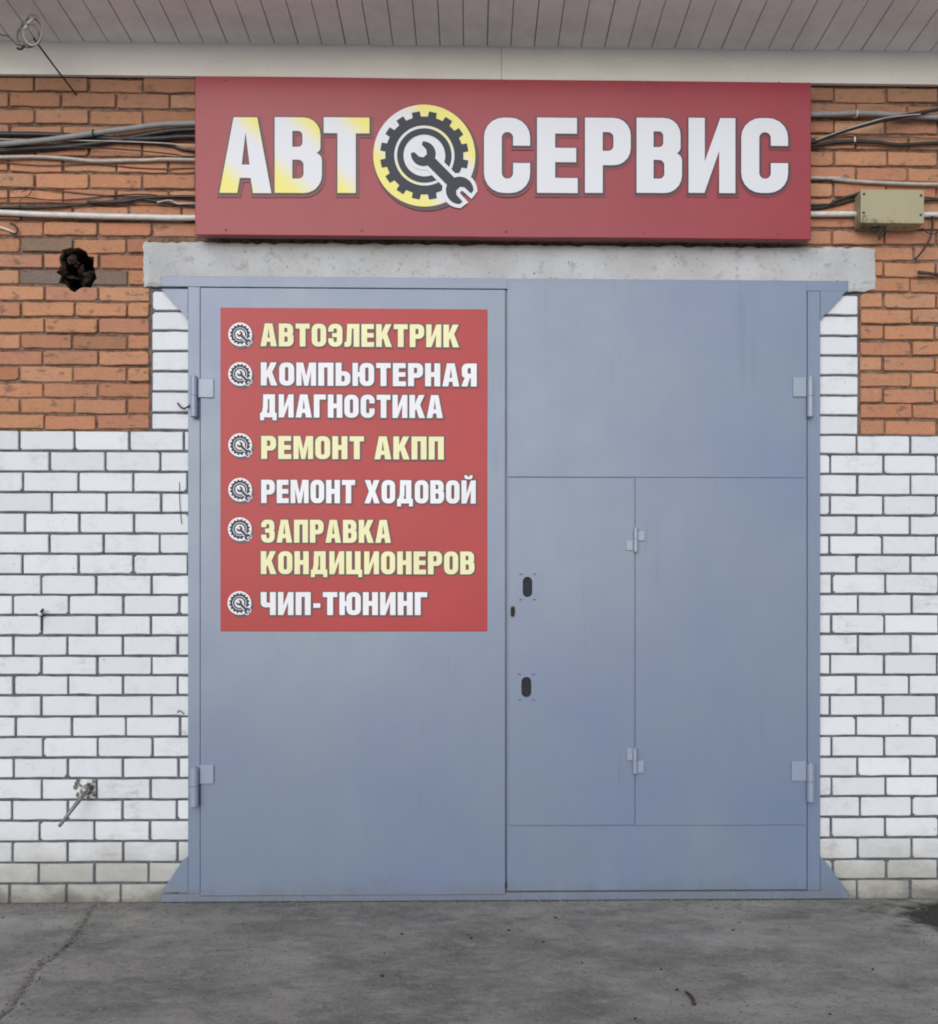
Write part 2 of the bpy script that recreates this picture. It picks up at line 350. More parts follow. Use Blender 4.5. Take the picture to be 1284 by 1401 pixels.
# ------------------------------------------------------------------ ground
gr = lambda a, b, n, p=2.2: [a+(b-a)*((i+1)/n)**p for i in range(n)]
fx = list(np.arange(-2.7, 2.7001, 0.0125)); xs = np.array([-v for v in gr(2.7, 90, 26)][::-1]+fx+gr(2.7, 90, 26))
fy = list(np.arange(-1.75, 0.0001, 0.0125)); ys = np.array([-v for v in gr(1.75, 120, 30)][::-1]+fy+gr(0.0, 60, 16))
X, Y = np.meshgrid(xs, ys)
Z = fbm(X+90, Y+130, 3, 5, 1.6)*0.012+fbm(X+90, Y+130, 5, 3, 16)*0.0045
near = np.clip((-Y-0.0)/0.12, 0, 1)
Z = Z*near-0.0005
crack_px = [(131, 1238), (122, 1252), (110, 1270), (104, 1282), (88, 1296), (74, 1308), (58, 1318), (47, 1330), (38, 1347), (28, 1360), (12, 1382), (-15, 1410)]
cp = []
for a, b in zip(crack_px, crack_px[1:]):
    for k in range(6):
        t = k/6; cp.append(G(a[0]+(b[0]-a[0])*t+random.uniform(-1.6, 1.6), a[1]+(b[1]-a[1])*t+random.uniform(-1, 1)))
cp = np.array(cp); d = np.full(X.shape, 9.0)
for (ax, ay), (b_x, b_y) in zip(cp, cp[1:]):
    vx, vy = b_x-ax, b_y-ay; t = np.clip(((X-ax)*vx+(Y-ay)*vy)/(vx*vx+vy*vy), 0, 1)
    d = np.minimum(d, np.hypot(X-ax-t*vx, Y-ay-t*vy))
wid = 0.0005+0.006*np.clip(fbm(X+50, Y+50, 9, 2, 5)+0.4, 0, 1)
crack = np.clip(1-(d-wid*0.5)/0.006, 0, 1); Z -= crack*0.007; crack = crack*0.75; Z += np.clip(1-np.abs(d-0.03)/0.03, 0, 1)*0.003
# settled side of the crack
Z += np.where(X < -1.9, -0.004, 0)*np.clip((0.4-d)/0.4, 0, 1)*near
dx0, dy0 = G(1312, 1252)
wob = fbm(X+20, Y+40, 12, 4, 5)
dark = np.clip(1.6-np.hypot((X-dx0-0.05)/0.27, (Y-dy0+0.00)/0.20)+wob*0.8+fbm(X+3, Y+14, 33, 4, 19)*0.6, 0, 1)**0.6*np.clip((X-1.45)*5, 0, 1)
dark = np.clip(dark*1.8-0.35, 0, 1)*0.93
Z -= dark*0.012
lx, ly = G(12, 1262)
light = np.clip(1.2-np.hypot((X-lx)/0.30, (Y-ly)/0.13)+fbm(X+70, Y+10, 15, 4, 6)*0.9, 0, 1)*0.8
ax_, ay_ = G(770, 1290)
light = np.maximum(light, np.clip(0.75-np.hypot((X-G(960, 1285)[0])/0.55, (Y-ay_)/0.16)+fbm(X+7, Y+31, 18, 5, 5)*1.3, 0, 1)*0.55)
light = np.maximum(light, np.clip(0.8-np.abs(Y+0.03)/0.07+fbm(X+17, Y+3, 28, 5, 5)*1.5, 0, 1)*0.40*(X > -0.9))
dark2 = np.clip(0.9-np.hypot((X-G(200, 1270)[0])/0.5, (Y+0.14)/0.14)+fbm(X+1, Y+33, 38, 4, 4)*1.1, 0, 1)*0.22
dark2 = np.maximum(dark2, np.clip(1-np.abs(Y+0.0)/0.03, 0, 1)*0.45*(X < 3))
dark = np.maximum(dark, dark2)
XG, YG, ZG = xs.copy(), ys.copy(), Z.copy()
me = bpy.data.meshes.new('ground'); ny, nx = X.shape
idx = np.arange(nx*ny).reshape(ny, nx)
fc = np.stack([idx[:-1, :-1], idx[:-1, 1:], idx[1:, 1:], idx[1:, :-1]], -1).reshape(-1, 4)
me.from_pydata(np.stack([X, Y, Z], -1).reshape(-1, 3).tolist(), [], fc.tolist())
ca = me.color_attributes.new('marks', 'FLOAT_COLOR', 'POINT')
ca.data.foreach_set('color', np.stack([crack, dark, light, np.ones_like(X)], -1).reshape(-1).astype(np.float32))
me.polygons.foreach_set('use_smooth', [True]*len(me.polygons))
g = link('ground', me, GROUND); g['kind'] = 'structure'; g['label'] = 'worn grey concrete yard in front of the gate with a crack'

# ------------------------------------------------------------------ brick wall
L = [588.6,617,645.4,673.6,701.5,729.9,757.8,786.2,814,841.6,869.5,897.6,924,951.3,980.4,1008.3,1036.8,1065,1094.3,1122.7,1151.2,1180.2,1208.7,1236]
Rr = [595.3,621.9,648.8,677.6,705.4,732.4,759.4,785,812.9,840.4,867.4,895,923.4,950.9,979.6,1007,1035.4,1062.4,1089.4,1117.7,1146,1175.5,1203,1232]
ZL = [W(130, v)[1] for v in L]; ZR = [W(1220, v)[1] for v in Rr]; ZL[-1] = ZR[-1] = -0.01
Lperp = [27, 69, 31.5, 70.4, 33.5, 68, 32.3, 57, 19, 57, 18.4, 57.5, 18.4, 57.5, 22, 58, 18.4, 56.4, 16.8, 54, 17.6, 53.4, 15]
Rperp = [1173, 1136, 1173, 1136, 1173, 1136, 1172.5, 1139, 1174.8, 1137.8, 1174.3, 1136.6, 1171.7, 1136.3, 1173, 1137.8, 1173.8, 1138.6, 1175.6, 1137.8, 1174.8, 1139, 1173]
GX0, GX1 = W(262, 800)[0], W(1118, 800)[0]            # masonry opening behind the gate frame
OX0, OX1 = W(206, 500)[0], W(1176, 500)[0]            # orange brick starts outside these
ZTOP = W(642, 113)[1]+0.03; ZB = (ZL[0]+ZR[0])/2
LZ0, LZ1 = W(642, 397)[1], W(642, 336)[1]              # lintel
LX0, LX1 = W(197, 365)[0], W(1197, 365)[0]
wall = thing('brick_wall', 'garage front wall of white brick below and orange brick above, pointed in grey', 'brick wall')
J = 0.0115
def brick_mesh(bm, cx, cz, wd, ht, y, chip, rng, cy=0.055, rot=0.0):
    """closed, slightly irregular brick with a soft arris, front at y"""
    hx, hz = wd/2, ht/2; n = 3 if wd > 0.12 else 1
    pts = []
    c = [min(0.012, max(0.002, rng.expovariate(1/(0.0028*min(chip, 1.3))))) for _ in range(4)]
    def edge(a, b, k):
        for i in range(1, k+1):
            t = i/(k+1); j = rng.gauss(0, 0.0007*chip); yield (a[0]+(b[0]-a[0])*t, a[1]+(b[1]-a[1])*t, j)
    cor = [(-hx, -hz), (hx, -hz), (hx, hz), (-hx, hz)]
    for q in range(4):
        x, z = cor[q]; sx, sz = (1 if x > 0 else -1), (1 if z > 0 else -1)
        A = (x-sx*c[q], z) if q in (0, 2) else (x, z-sz*c[q]); B = (x, z-sz*c[q]) if q in (0, 2) else (x-sx*c[q], z)
        if q == 0: A, B = (x, z+c[q]), (x+c[q], z)
        elif q == 1: A, B = (x-c[q], z), (x, z+c[q])
        elif q == 2: A, B = (x, z-c[q]), (x-c[q], z)
        else: A, B = (x+c[q], z), (x, z-c[q])
        pts += [A, B]
        if q in (0, 2):
            for ex, ez, j in edge(cor[q], cor[(q+1) % 4], n): pts.append((ex, ez+j))
    ca_, sa = math.cos(rot), math.sin(rot)
    def ring(ins, yy):
        out = []
        for x, z in pts:
            x2 = x*(1-ins/hx); z2 = z*(1-ins/hz)
            out.append(bm.verts.new((cx+x2*ca_-z2*sa, yy, cz+x2*sa+z2*ca_)))
        return out
    r0 = ring(0.001, y+cy); r1 = ring(0, y+0.0035); r2 = ring(0.0032, y)
    m = len(pts)
    for A, B in ((r0, r1), (r1, r2)):
        for k in range(m): bm.faces.new((A[k], A[(k+1) % m], B[(k+1) % m], B[k]))
    bm.faces.new(r2); bm.faces.new(r0[::-1])
hole_px = [(82, 354), (86, 343), (97, 340), (108, 339), (118, 344), (121, 351), (129, 352), (128, 366), (132, 380), (123, 392), (113, 391), (102, 399), (96, 396), (88, 387), (80, 386), (84, 377), (77, 372), (84, 364)]
hole = [W(*p) for p in hole_px]
hcx, hcz = W(105, 368)
mass = {'w': bmesh.new(), 'o': bmesh.new()}
cache = {}; near_hole = []; occupied = []
rng = random.Random(3)
def put_brick(x0, x1, z0, z1, kind, jm, force_mass=False):
    """one brick filling x0..x1, z0..z1 less half a joint each side"""
    if x1-x0 < 0.022: return
    chip = 1.2 if kind == 'w' else 2.3
    wd, ht = x1-x0-jm, z1-z0-jm*(1.0 if kind == 'w' else 1.15)
    cx, cz = (x0+x1)/2, (z0+z1)/2
    if kind == 'o':
        cz += rng.gauss(0, 0.0018); ht += rng.gauss(-0.001, 0.0018)
    cx += rng.gauss(0, 0.0008); y = rng.gauss(0, 0.0010 if kind == 'w' else 0.0028); rot = rng.gauss(0, 0.0026 if kind == 'w' else 0.0065)
    x_lo, _ = W(-4, 600); x_hi, _ = W(1288, 600)
    seen = x1 > x_lo+0.012 and x0 < x_hi-0.012 and not force_mass
    if not seen:
        brick_mesh(mass[kind], cx, cz, wd, ht, y, chip, rng, rot=rot); return
    key = (kind, round(wd/0.003), round(ht/0.002), rng.randrange(5))
    hit = kind == 'o' and abs(cx-hcx) < 0.24 and abs(cz-hcz) < 0.15
    if key not in cache or hit:
        bm = bmesh.new(); brick_mesh(bm, 0, 0, wd, ht, 0, chip, rng)
        bmesh.ops.recalc_face_normals(bm, faces=bm.faces[:])
        me = bpy.data.meshes.new('brick'); bm.to_mesh(me); bm.free(); me.materials.append(WB1 if kind == 'w' else OB1)
        if not hit: cache[key] = me
    else: me = cache[key]
    o = link('white_brick' if kind == 'w' else 'orange_brick', me, None, wall, (cx, y, cz)); o.rotation_euler = (0, -rot, 0)
    t = rng.gauss(1.0, 0.02 if kind == 'w' else 0.07); o.color = (t, t, t, 1)
    if hit: near_hole.append(o)
    return o
def course(z0, z1, xa, xb, ref, pitch, kind, jm, force=None):
    k = math.floor((xa-ref)/pitch); x = ref+k*pitch
    edges = [xa]
    while x < xb:
        if x > xa+0.03 and x < xb-0.028: edges.append(x+rng.gauss(0, 0.0022 if kind == 'w' else 0.004))
        x += pitch
    edges.append(xb)
    for a, b in zip(edges, edges[1:]): put_brick(a, b, z0, z1, kind, jm, force(a, b) if force else False)
XE = 6.0
for k in range(23):
    course(ZL[k+1], ZL[k], -XE, GX0+0.03, W(Lperp[k], 800)[0], 0.2605, 'w', J)
    course(ZR[k+1], ZR[k], GX1-0.03, XE, W(Rperp[k], 800)[0], 0.2605, 'w', J)
z = ZL[0]; zc = [W(230, v)[1] for v in (588.6, 564.6, 535.6, 508, 480.5, 452.4, 425.6, 397)]
for a, b in zip(zc, zc[1:]): put_brick(OX0+0.004, GX0+0.03, a, b, 'w', J)
zc = [W(1150, v)[1] for v in (595.3, 568.5, 541, 513.5, 486.5, 459.5, 431.5, 403)]
for a, b in zip(zc, zc[1:]): put_brick(GX1-0.03, OX1-0.002, a, b, 'w', J)
OH = 0.0768; k = 0
sgx0, sgx1 = W(268, 200)[0], W(1108, 200)[0]
while True:
    zo = k*OH
    if ZB+zo > ZTOP: break
    zl, zr = ZL[0]+zo, ZR[0]+zo*0.9985
    lref = W(60 if k % 2 == 0 else 27, 500)[0]; rref = W(1210 if k % 2 == 0 else 1247.5, 500)[0]
    if k > 13 : lref = W((5, 42)[k % 2]+6, 250)[0]; rref = W((1172, 1141)[k % 2], 250)[0]
    if zl+OH < LZ1+0.03:
        course(zl, zl+OH, -XE, OX0-0.002, lref, 0.2555, 'o', J*0.92)
        course(zr, zr+OH, OX1+0.003, XE, rref, 0.2555, 'o', J*0.92)
    else:
        mid = (sgx0+sgx1)/2
        course(zl, zl+OH, -XE, mid-0.13, lref, 0.2555, 'o', J*0.92, lambda a, b: a > sgx0+0.02)
        course(zr, zr+OH, mid-0.13, XE, rref, 0.2555, 'o', J*0.92, lambda a, b: b < sgx1-0.02)
    k += 1
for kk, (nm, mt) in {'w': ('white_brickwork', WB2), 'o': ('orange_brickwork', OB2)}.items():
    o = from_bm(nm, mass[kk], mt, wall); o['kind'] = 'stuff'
# mortar bed (recessed behind the brick faces) in butted boxes
def mortar(mat, boxes):
    bm = bmesh.new()
    for b in boxes: bx(bm, *b)
    return from_bm('mortar', bm, mat, wall)
yw, yo = 0.0085, 0.011
mortar(MORT_W, [(-XE, GX0+0.03, yw, 0.25, -0.3, ZB), (GX1-0.03, XE, yw, 0.25, -0.3, ZB),
                (OX0, GX0+0.03, yw, 0.25, ZB, LZ0-0.001), (GX1-0.03, OX1, yw, 0.25, ZB, LZ0-0.001)])
mo = [mortar(MORT_O, [(-XE, OX0, yo, 0.25, ZB+0.0005, LZ1)]), mortar(MORT_O, [(OX1, XE, yo, 0.25, ZB+0.0005, LZ1)]),
      mortar(MORT_O, [(-XE, XE, yo, 0.25, LZ1, ZTOP+0.6)])]
# broken hole
cb = bmesh.new()
def hole_ring(s, y, jit):
    return [cb.verts.new((hcx+(x-hcx)*s+random.uniform(-jit, jit), y, hcz+(zz-hcz)*s+random.uniform(-jit, jit))) for x, zz in hole]
ra = hole_ring(1.03, -0.05, 0); rb = hole_ring(0.97, 0.30, 0)
for i in range(len(ra)): cb.faces.new((ra[i], ra[(i+1) % len(ra)], rb[(i+1) % len(ra)], rb[i]))
cb.faces.new(ra[::-1]); cb.faces.new(rb)
cutter = from_bm('cutter', cb, None)
for o in near_hole: cut(o, cutter)
cut(mo[0], cutter); cut(mo[2], cutter)
bpy.data.objects.remove(cutter)
hb = bmesh.new(); prev = None
for s, y in ((1.06, 0.028), (0.98, 0.07), (0.9, 0.13), (0.82, 0.22)):
    rr = [hb.verts.new((hcx+(x-hcx)*s+random.uniform(-.006, .006), y+random.uniform(-.012, .012), hcz+(zz-hcz)*s+random.uniform(-.006, .006))) for x, zz in hole]
    if prev:
        for i in range(len(rr)): hb.faces.new((prev[i], prev[(i+1) % len(rr)], rr[(i+1) % len(rr)], rr[i]))
    prev = rr
hb.faces.new(prev)
from_bm('hole_lining', hb, LINING_DARK, wall)  # near-black lining over the whole depth of the hole
hb = bmesh.new()
for i in range(15):
    a = random.uniform(0, 6.28); rr = random.uniform(0.02, 0.08)
    m4 = Matrix.Translation((hcx+math.cos(a)*rr, random.uniform(0.03, 0.14), hcz+math.sin(a)*rr-0.01)) @ Matrix.Rotation(random.uniform(0, 3), 4, Vector((random.random(), random.random(), 1)).normalized()) @ Matrix.Diagonal((random.uniform(.012, .04), random.uniform(.012, .03), random.uniform(.008, .02), 1))
    bmesh.ops.create_icosphere(hb, subdivisions=1, radius=1, matrix=m4)
for v in hb.verts: v.co += Vector((random.uniform(-.004, .004),)*3)
o = from_bm('broken_brick_rubble', hb, simple('dark_brick_rubble', (0.04, 0.028, 0.024), 0.95, 0.1, 0.6, 40), wall); o['kind'] = 'stuff'  # very dark brick pieces inside the hole
for px, py in ((62, 330), (150, 374), (38, 372)):        # scorched bricks next to the hole
    x, z = W(px, py); o = min((q for q in wall.children if q.name.startswith('orange_brick') and q.type == 'MESH' and not q.get('kind')), key=lambda q: abs(q.location.x-x)*0.5+abs(q.location.z-z)); o.color = (0.50, 0.70, 0.88, 1)

# ------------------------------------------------------------------ lintel
lt = bmesh.new(); nx_, nz_ = 130, 12
LXs = np.linspace(LX0, LX1, nx_+1); LZs = np.linspace(LZ0, LZ1, nz_+1); gv = {}
for i, x in enumerate(LXs):
    for j, z in enumerate(LZs):
        e = 0.0
        y = -0.012+float(fbm(np.array(x+9), np.array(z+5), 4, 4, 7))*0.005
        xx, zz = x, z
        if j == 0: zz += abs(random.gauss(0, 0.004)); y += 0.004
        if j == nz_: zz += random.gauss(0, 0.003); y += 0.004
        if i in (0, nx_): xx += random.gauss(0, 0.003)*1; y += 0.004
        if i > nx_-3 and j < 3: zz += random.uniform(0, 0.012)*(i-nx_+3)/3; y += random.uniform(0, 0.006)
        gv[i, j] = lt.verts.new((xx, y, zz))
for i in range(nx_):
    for j in range(nz_): lt.faces.new((gv[i, j], gv[i+1, j], gv[i+1, j+1], gv[i, j+1]))
rim = [gv[i, 0] for i in range(nx_+1)]+[gv[nx_, j] for j in range(1, nz_+1)]+[gv[i, nz_] for i in range(nx_-1, -1, -1)]+[gv[0, j] for j in range(nz_-1, 0, -1)]
bk = [lt.verts.new((v.co.x, 0.008, v.co.z)) for v in rim]; bk2 = [lt.verts.new((v.co.x, 0.2, v.co.z)) for v in rim]
for A, B in ((rim, bk), (bk, bk2)):
    for i in range(len(rim)): lt.faces.new((A[i], A[(i+1) % len(rim)], B[(i+1) % len(rim)], B[i]))
lt.faces.new(bk2)
tag(from_bm('concrete_lintel', lt, CONC), 'whitewashed concrete lintel spanning above the grey gate, chipped at its right end', 'lintel')

# ------------------------------------------------------------------ eaves
eaves = thing('roof_eaves', 'overhanging roof eaves with grey ribbed soffit panels and a cream trim board', 'roof eaves')
TZ0 = (W(0, 104)[1]+W(1284, 120)[1])/2; TZ1 = (W(0, 54, -0.017)[1]+W(1284, 76, -0.017)[1])/2
tb = bmesh.new()
prof = [(-0.005, TZ0), (-0.024, TZ0), (-0.024, TZ0+0.012), (-0.018, TZ0+0.016), (-0.015, TZ1-0.05), (-0.0175, TZ1-0.006), (-0.0175, TZ1+0.01), (-0.005, TZ1+0.01)]
segs = [(-6.1, -3.02), (-3.018, -0.05), (-0.048, 2.95), (2.952, 6.1)]
for xa, xb in segs:
    A = [tb.verts.new((xa, y, z)) for y, z in prof]; B = [tb.verts.new((xb, y, z)) for y, z in prof]
    for i in range(len(prof)): tb.faces.new((A[i], A[(i+1) % len(prof)], B[(i+1) % len(prof)], B[i]))
    tb.faces.new(A[::-1]); tb.faces.new(B)
from_bm('trim_board', tb, TRIM, eaves)
SP = W(240, 60, -0.04)[0]; SP2 = W(1217/2.986, 63, -0.04)[0]; pit = (W(1217/2.986, 63, -0.04)[0]-W(240/2.986, 56, -0.04)[0])/10
ref = W(240/2.986, 56, -0.04)[0]; SD = 0.50
pm = bmesh.new(); zz = TZ1+0.004
pr = [(-pit/2+0.0022, zz+0.0050), (-pit/2+0.0022, zz+0.002), (-pit/2+0.005, zz), (0.0, zz-0.0008), (pit/2-0.005, zz), (pit/2-0.0022, zz+0.002), (pit/2-0.0022, zz+0.0050)]
A = [pm.verts.new((x, -0.0185, z)) for x, z in pr]; B = [pm.verts.new((x, -SD, z)) for x, z in pr]
for i in range(len(pr)): pm.faces.new((A[i], A[(i+1) % len(pr)], B[(i+1) % len(pr)], B[i]))
pm.faces.new(A); pm.faces.new(B[::-1]); bmesh.ops.recalc_face_normals(pm, faces=pm.faces[:])
pme = bpy.data.meshes.new('soffit_plank'); pm.to_mesh(pme); pm.free(); pme.materials.append(SOFFIT)
rest = bmesh.new()
for i in range(-60, 80):
    x = ref+(i+0.5)*pit
    if abs(x) > 6: continue
    if -2.5 < x < 2.35:
        o = link('soffit_plank', pme, None, eaves, (x+random.gauss(0, .0004), 0, random.gauss(0, .0002)))
    else:
        t = bmesh.new(); t.from_mesh(pme); bmesh.ops.translate(t, vec=(x, 0, 0), verts=t.verts[:]); m_ = bpy.data.meshes.new('t'); t.to_mesh(m_); rest.from_mesh(m_); t.free()
o = from_bm('soffit_planking', rest, SOFFIT, eaves); o['kind'] = 'stuff'
box('groove_backing', GROOVE, eaves, -6.1, 6.1, -SD, -0.0187, zz+0.0055, zz+0.02)
box('fascia_board', TRIM, eaves, -6.15, 6.15, -SD-0.025, -SD-0.001, zz-0.02, zz+0.2)
box('roof_slab', ROOF, eaves, -6.2, 6.2, -SD-0.06, 6.0, zz+0.201, zz+0.30)

# ------------------------------------------------------------------ glyphs (condensed heavy grotesque)
def rounded(cont, seg=5):
    P = [(c[0], c[1], c[2] if len(c) > 2 else 0) for c in cont]; out = []; n = len(P)
    for i, (x, y, r) in enumerate(P):
        if r <= 0: out.append((x, y)); continue
        a = Vector((P[i-1][0]-x, P[i-1][1]-y)); b = Vector((P[(i+1) % n][0]-x, P[(i+1) % n][1]-y))
        ang = a.angle(b); t = min(r/math.tan(ang/2), a.length*0.5 if P[i-1][2] else a.length*0.95, b.length*0.5 if P[(i+1) % n][2] else b.length*0.95)
        p0 = Vector((x, y))+a.normalized()*t; p2 = Vector((x, y))+b.normalized()*t; p1 = Vector((x, y))
        for k in range(seg+1):
            u = k/seg; wgt = 0.72                       # rational bezier close to an arc
            q = (p0*(1-u)**2+p1*2*wgt*u*(1-u)+p2*u*u)/((1-u)**2+2*wgt*u*(1-u)+u*u); out.append((q.x, q.y))
    return out
_O = lambda w: [[(0, 0, .26), (w, 0, .26), (w, 1, .26), (0, 1, .26)], [(.235, .19, .08), (w-.235, .19, .08), (w-.235, .81, .08), (.235, .81, .08)]]
GL = {
'А': (.70, [[(0, 0), (.24, 0), (.275, .2), (.42, .2), (.45, 0), (.70, 0), (.51, 1), (.19, 1)], [(.30, .375), (.405, .375), (.352, .80)]]),
'В': (.63, [[(0, 0), (.63, 0, .24), (.63, .51, .15), (.555, .53), (.61, .55, .14), (.61, 1, .23), (0, 1)], [(.235, .19), (.385, .19, .07), (.385, .44, .07), (.235, .44)], [(.235, .61), (.37, .61, .06), (.37, .82, .06), (.235, .82)]]),
'Т': (.60, [[(.18, 0), (.42, 0), (.42, .79), (.60, .79), (.60, 1), (0, 1), (0, .79), (.18, .79)]]),
'О': (.62, _O(.62)),
'С': (.61, [[(0, 0, .26), (.61, 0, .26), (.61, .40), (.385, .40), (.385, .19, .08), (.235, .19, .08), (.235, .81, .08), (.385, .81, .08), (.385, .63), (.61, .63), (.61, 1, .26), (0, 1, .26)]]),
'Е': (.54, [[(0, 0), (.54, 0), (.54, .2), (.24, .2), (.24, .41), (.52, .41), (.52, .60), (.24, .60), (.24, .79), (.53, .79), (.53, 1), (0, 1)]]),
'Р': (.62, [[(0, 0), (.24, 0), (.24, .37), (.62, .37, .23), (.62, 1, .23), (0, 1)], [(.24, .56), (.385, .56, .07), (.385, .81, .07), (.24, .81)]]),
'И': (.65, [[(0, 0), (.22, 0), (.425, .56), (.425, 0), (.65, 0), (.65, 1), (.44, 1), (.225, .42), (.225, 1), (0, 1)]]),
'Й': (.65, [[(0, 0), (.22, 0), (.425, .56), (.425, 0), (.65, 0), (.65, 1), (.44, 1), (.225, .42), (.225, 1), (0, 1)], 'S', [(.14, 1.22), (.14, 1.06, .1), (.50, 1.06, .1), (.50, 1.22), (.39, 1.22), (.36, 1.15, .03), (.28, 1.15, .03), (.25, 1.22)]]),
'К': (.67, [[(0, 0), (.24, 0), (.24, .30), (.295, .41), (.42, 0), (.68, 0), (.465, .58), (.66, 1), (.41, 1), (.24, .62), (.24, 1), (0, 1)]]),
'Л': (.64, [[(0, 0), (.10, 0), (.28, 0, .14), (.31, .8), (.40, .8), (.40, 0), (.64, 0), (.64, 1), (.12, 1), (.085, .19, .08), (0, .19)]]),
'М': (.82, [[(0, 0), (.21, 0), (.21, .62), (.33, 0), (.49, 0), (.61, .62), (.61, 0), (.82, 0), (.82, 1), (.54, 1), (.41, .42), (.28, 1), (0, 1)]]),
'П': (.63, [[(0, 0), (.24, 0), (.24, .8), (.39, .8), (.39, 0), (.63, 0), (.63, 1), (0, 1)]]),
'Н': (.63, [[(0, 0), (.24, 0), (.24, .41), (.39, .41), (.39, 0), (.63, 0), (.63, 1), (.39, 1), (.39, .61), (.24, .61), (.24, 1), (0, 1)]]),
'Ь': (.61, [[(0, 0), (.61, 0, .23), (.61, .63, .23), (.24, .63), (.24, 1), (0, 1)], [(.24, .18), (.38, .18, .07), (.38, .45, .07), (.24, .45)]]),
'Ю': (.90, [[(0, 0), (.22, 0), (.22, .4), (.30, .4), (.30, 0, .25), (.90, 0, .25), (.90, 1, .25), (.30, 1, .25), (.30, .6), (.22, .6), (.22, 1), (0, 1)], [(.525, .19, .08), (.675, .19, .08), (.675, .81, .08), (.525, .81, .08)]]),
'Я': (.64, [[(.64, 0), (.64, 1), (.02, 1, .23), (.02, .40, .18), (.14, .385), (0, 0), (.245, 0), (.35, .36), (.40, .36), (.40, 0)], [(.255, .55, .07), (.40, .55), (.40, .81), (.255, .81, .07)]]),
'Д': (.72, [[(0, -.13), (.17, -.13), (.17, 0), (.55, 0), (.55, -.13), (.72, -.13), (.72, .19), (.65, .19), (.65, 1), (.14, 1), (.12, .40), (.07, .19), (0, .19)], [(.29, .19), (.41, .19), (.41, .8), (.335, .8), (.33, .4)]]),
'Г': (.52, [[(0, 0), (.24, 0), (.24, .79), (.52, .79), (.52, 1), (0, 1)]]),
'Э': (.61, [[(0, .36), (0, 0, .26), (.61, 0, .26), (.61, 1, .26), (0, 1, .26), (0, .66), (.225, .66), (.225, .81, .07), (.375, .81, .08), (.375, .59), (.17, .59), (.17, .42), (.375, .42), (.375, .19, .08), (.225, .19, .07), (.225, .36)]]),
'З': (.61, [[(0, .34), (0, 0, .24), (.61, 0, .24), (.61, .50, .14), (.55, .525), (.60, .55, .14), (.60, 1, .24), (0, 1, .24), (0, .68), (.23, .68), (.23, .82, .06), (.37, .82, .06), (.37, .61, .05), (.18, .61), (.18, .43), (.38, .43, .05), (.38, .18, .06), (.23, .18, .06), (.23, .34)]]),
'Х': (.69, [[(0, 0), (.25, 0), (.345, .3), (.44, 0), (.69, 0), (.485, .52), (.68, 1), (.43, 1), (.345, .73), (.26, 1), (.01, 1), (.205, .52)]]),
'Ц': (.70, [[(0, 0), (.54, 0), (.54, -.13), (.70, -.13), (.70, .19), (.63, .19), (.63, 1), (.39, 1), (.39, .19), (.24, .19), (.24, 1), (0, 1)]]),
'Ч': (.63, [[(.39, 0), (.63, 0), (.63, 1), (.39, 1), (.39, .53), (.24, .53, .06), (.24, 1), (0, 1), (0, .34, .2), (.39, .34)]]),
'-': (.33, [[(.02, .32), (.31, .32), (.31, .51), (.02, .51)]]),
' ': (.25, []),
}
def area(P): return 0.5*sum(P[i-1][0]*P[i][1]-P[i][0]*P[i-1][1] for i in range(len(P)))
def offset_poly(P, d):
    """move a closed contour outwards by d (outwards = away from ink)"""
    n = len(P); out = []
    for i in range(n):
        p, a, b = Vector(P[i]), Vector(P[i-1]), Vector(P[(i+1) % n])
        e1, e2 = (p-a), (b-p)
        if e1.length < 1e-7 or e2.length < 1e-7: out.append(tuple(p)); continue
        n1 = Vector((e1.y, -e1.x)).normalized(); n2 = Vector((e2.y, -e2.x)).normalized()
        m = n1+n2
        m = m/max(0.55, m.length_squared/2) if m.length > 1e-4 else n1
        out.append((p.x+m.x*d, p.y+m.y*d))
    return out
def glyph_polys(ch, off=0.0, sx=1.0):
    """list of [outer, hole, ...] polygons, off in letter heights"""
    shapes = []; cur = None
    for c in GL[ch][1]:
        if c == 'S': cur = None; continue
        P = rounded(c)
        outer = cur is None
        if (area(P) > 0) != outer: P = P[::-1]           # outer ccw, holes cw
        P = [(x*sx, y) for x, y in P]
        Q = offset_poly(P, off) if off else P
        if not outer and area(Q) > -0.002: continue
        if outer: cur = [Q]; shapes.append(cur)
        else: cur.append(Q)
    return shapes
def winding(P, x, y):
    w = 0
    for i in range(len(P)):
        (x1, y1), (x2, y2) = P[i-1], P[i]
        if (y1 <= y) != (y2 <= y):
            c = (x2-x1)*(y-y1)-(x-x1)*(y2-y1)
            if y2 > y1 and c > 0: w += 1
            elif y2 < y1 and c < 0: w -= 1
    return w
def add_flat(bm, polys, ox, oz, s, y):
    for sh in polys:
        vs, es = [], []
        for P in sh:
            o = len(vs); n = len(P); vs += [Vector(p) for p in P]; es += [(o+i, o+(i+1) % n) for i in range(n)]
        V, _, Fc, *_r = delaunay_2d_cdt(vs, es, [], 0, 1e-5)
        bv = [bm.verts.new((ox+v.x*s, y, oz+v.y*s)) for v in V]
        for f in Fc:
            cx_ = sum(V[k].x for k in f)/len(f); cy_ = sum(V[k].y for k in f)/len(f)
            if sum(winding(P, cx_, cy_) for P in sh) > 0:
                q = bm.faces.new([bv[k] for k in f]); q.normal_update()
                if q.normal.y > 0: q.normal_flip()
def flat_obj(name, bm, mat, parent, loc=None):
    me = bpy.data.meshes.new(name); bm.to_mesh(me); bm.free(); return link(name, me, mat, parent, loc)
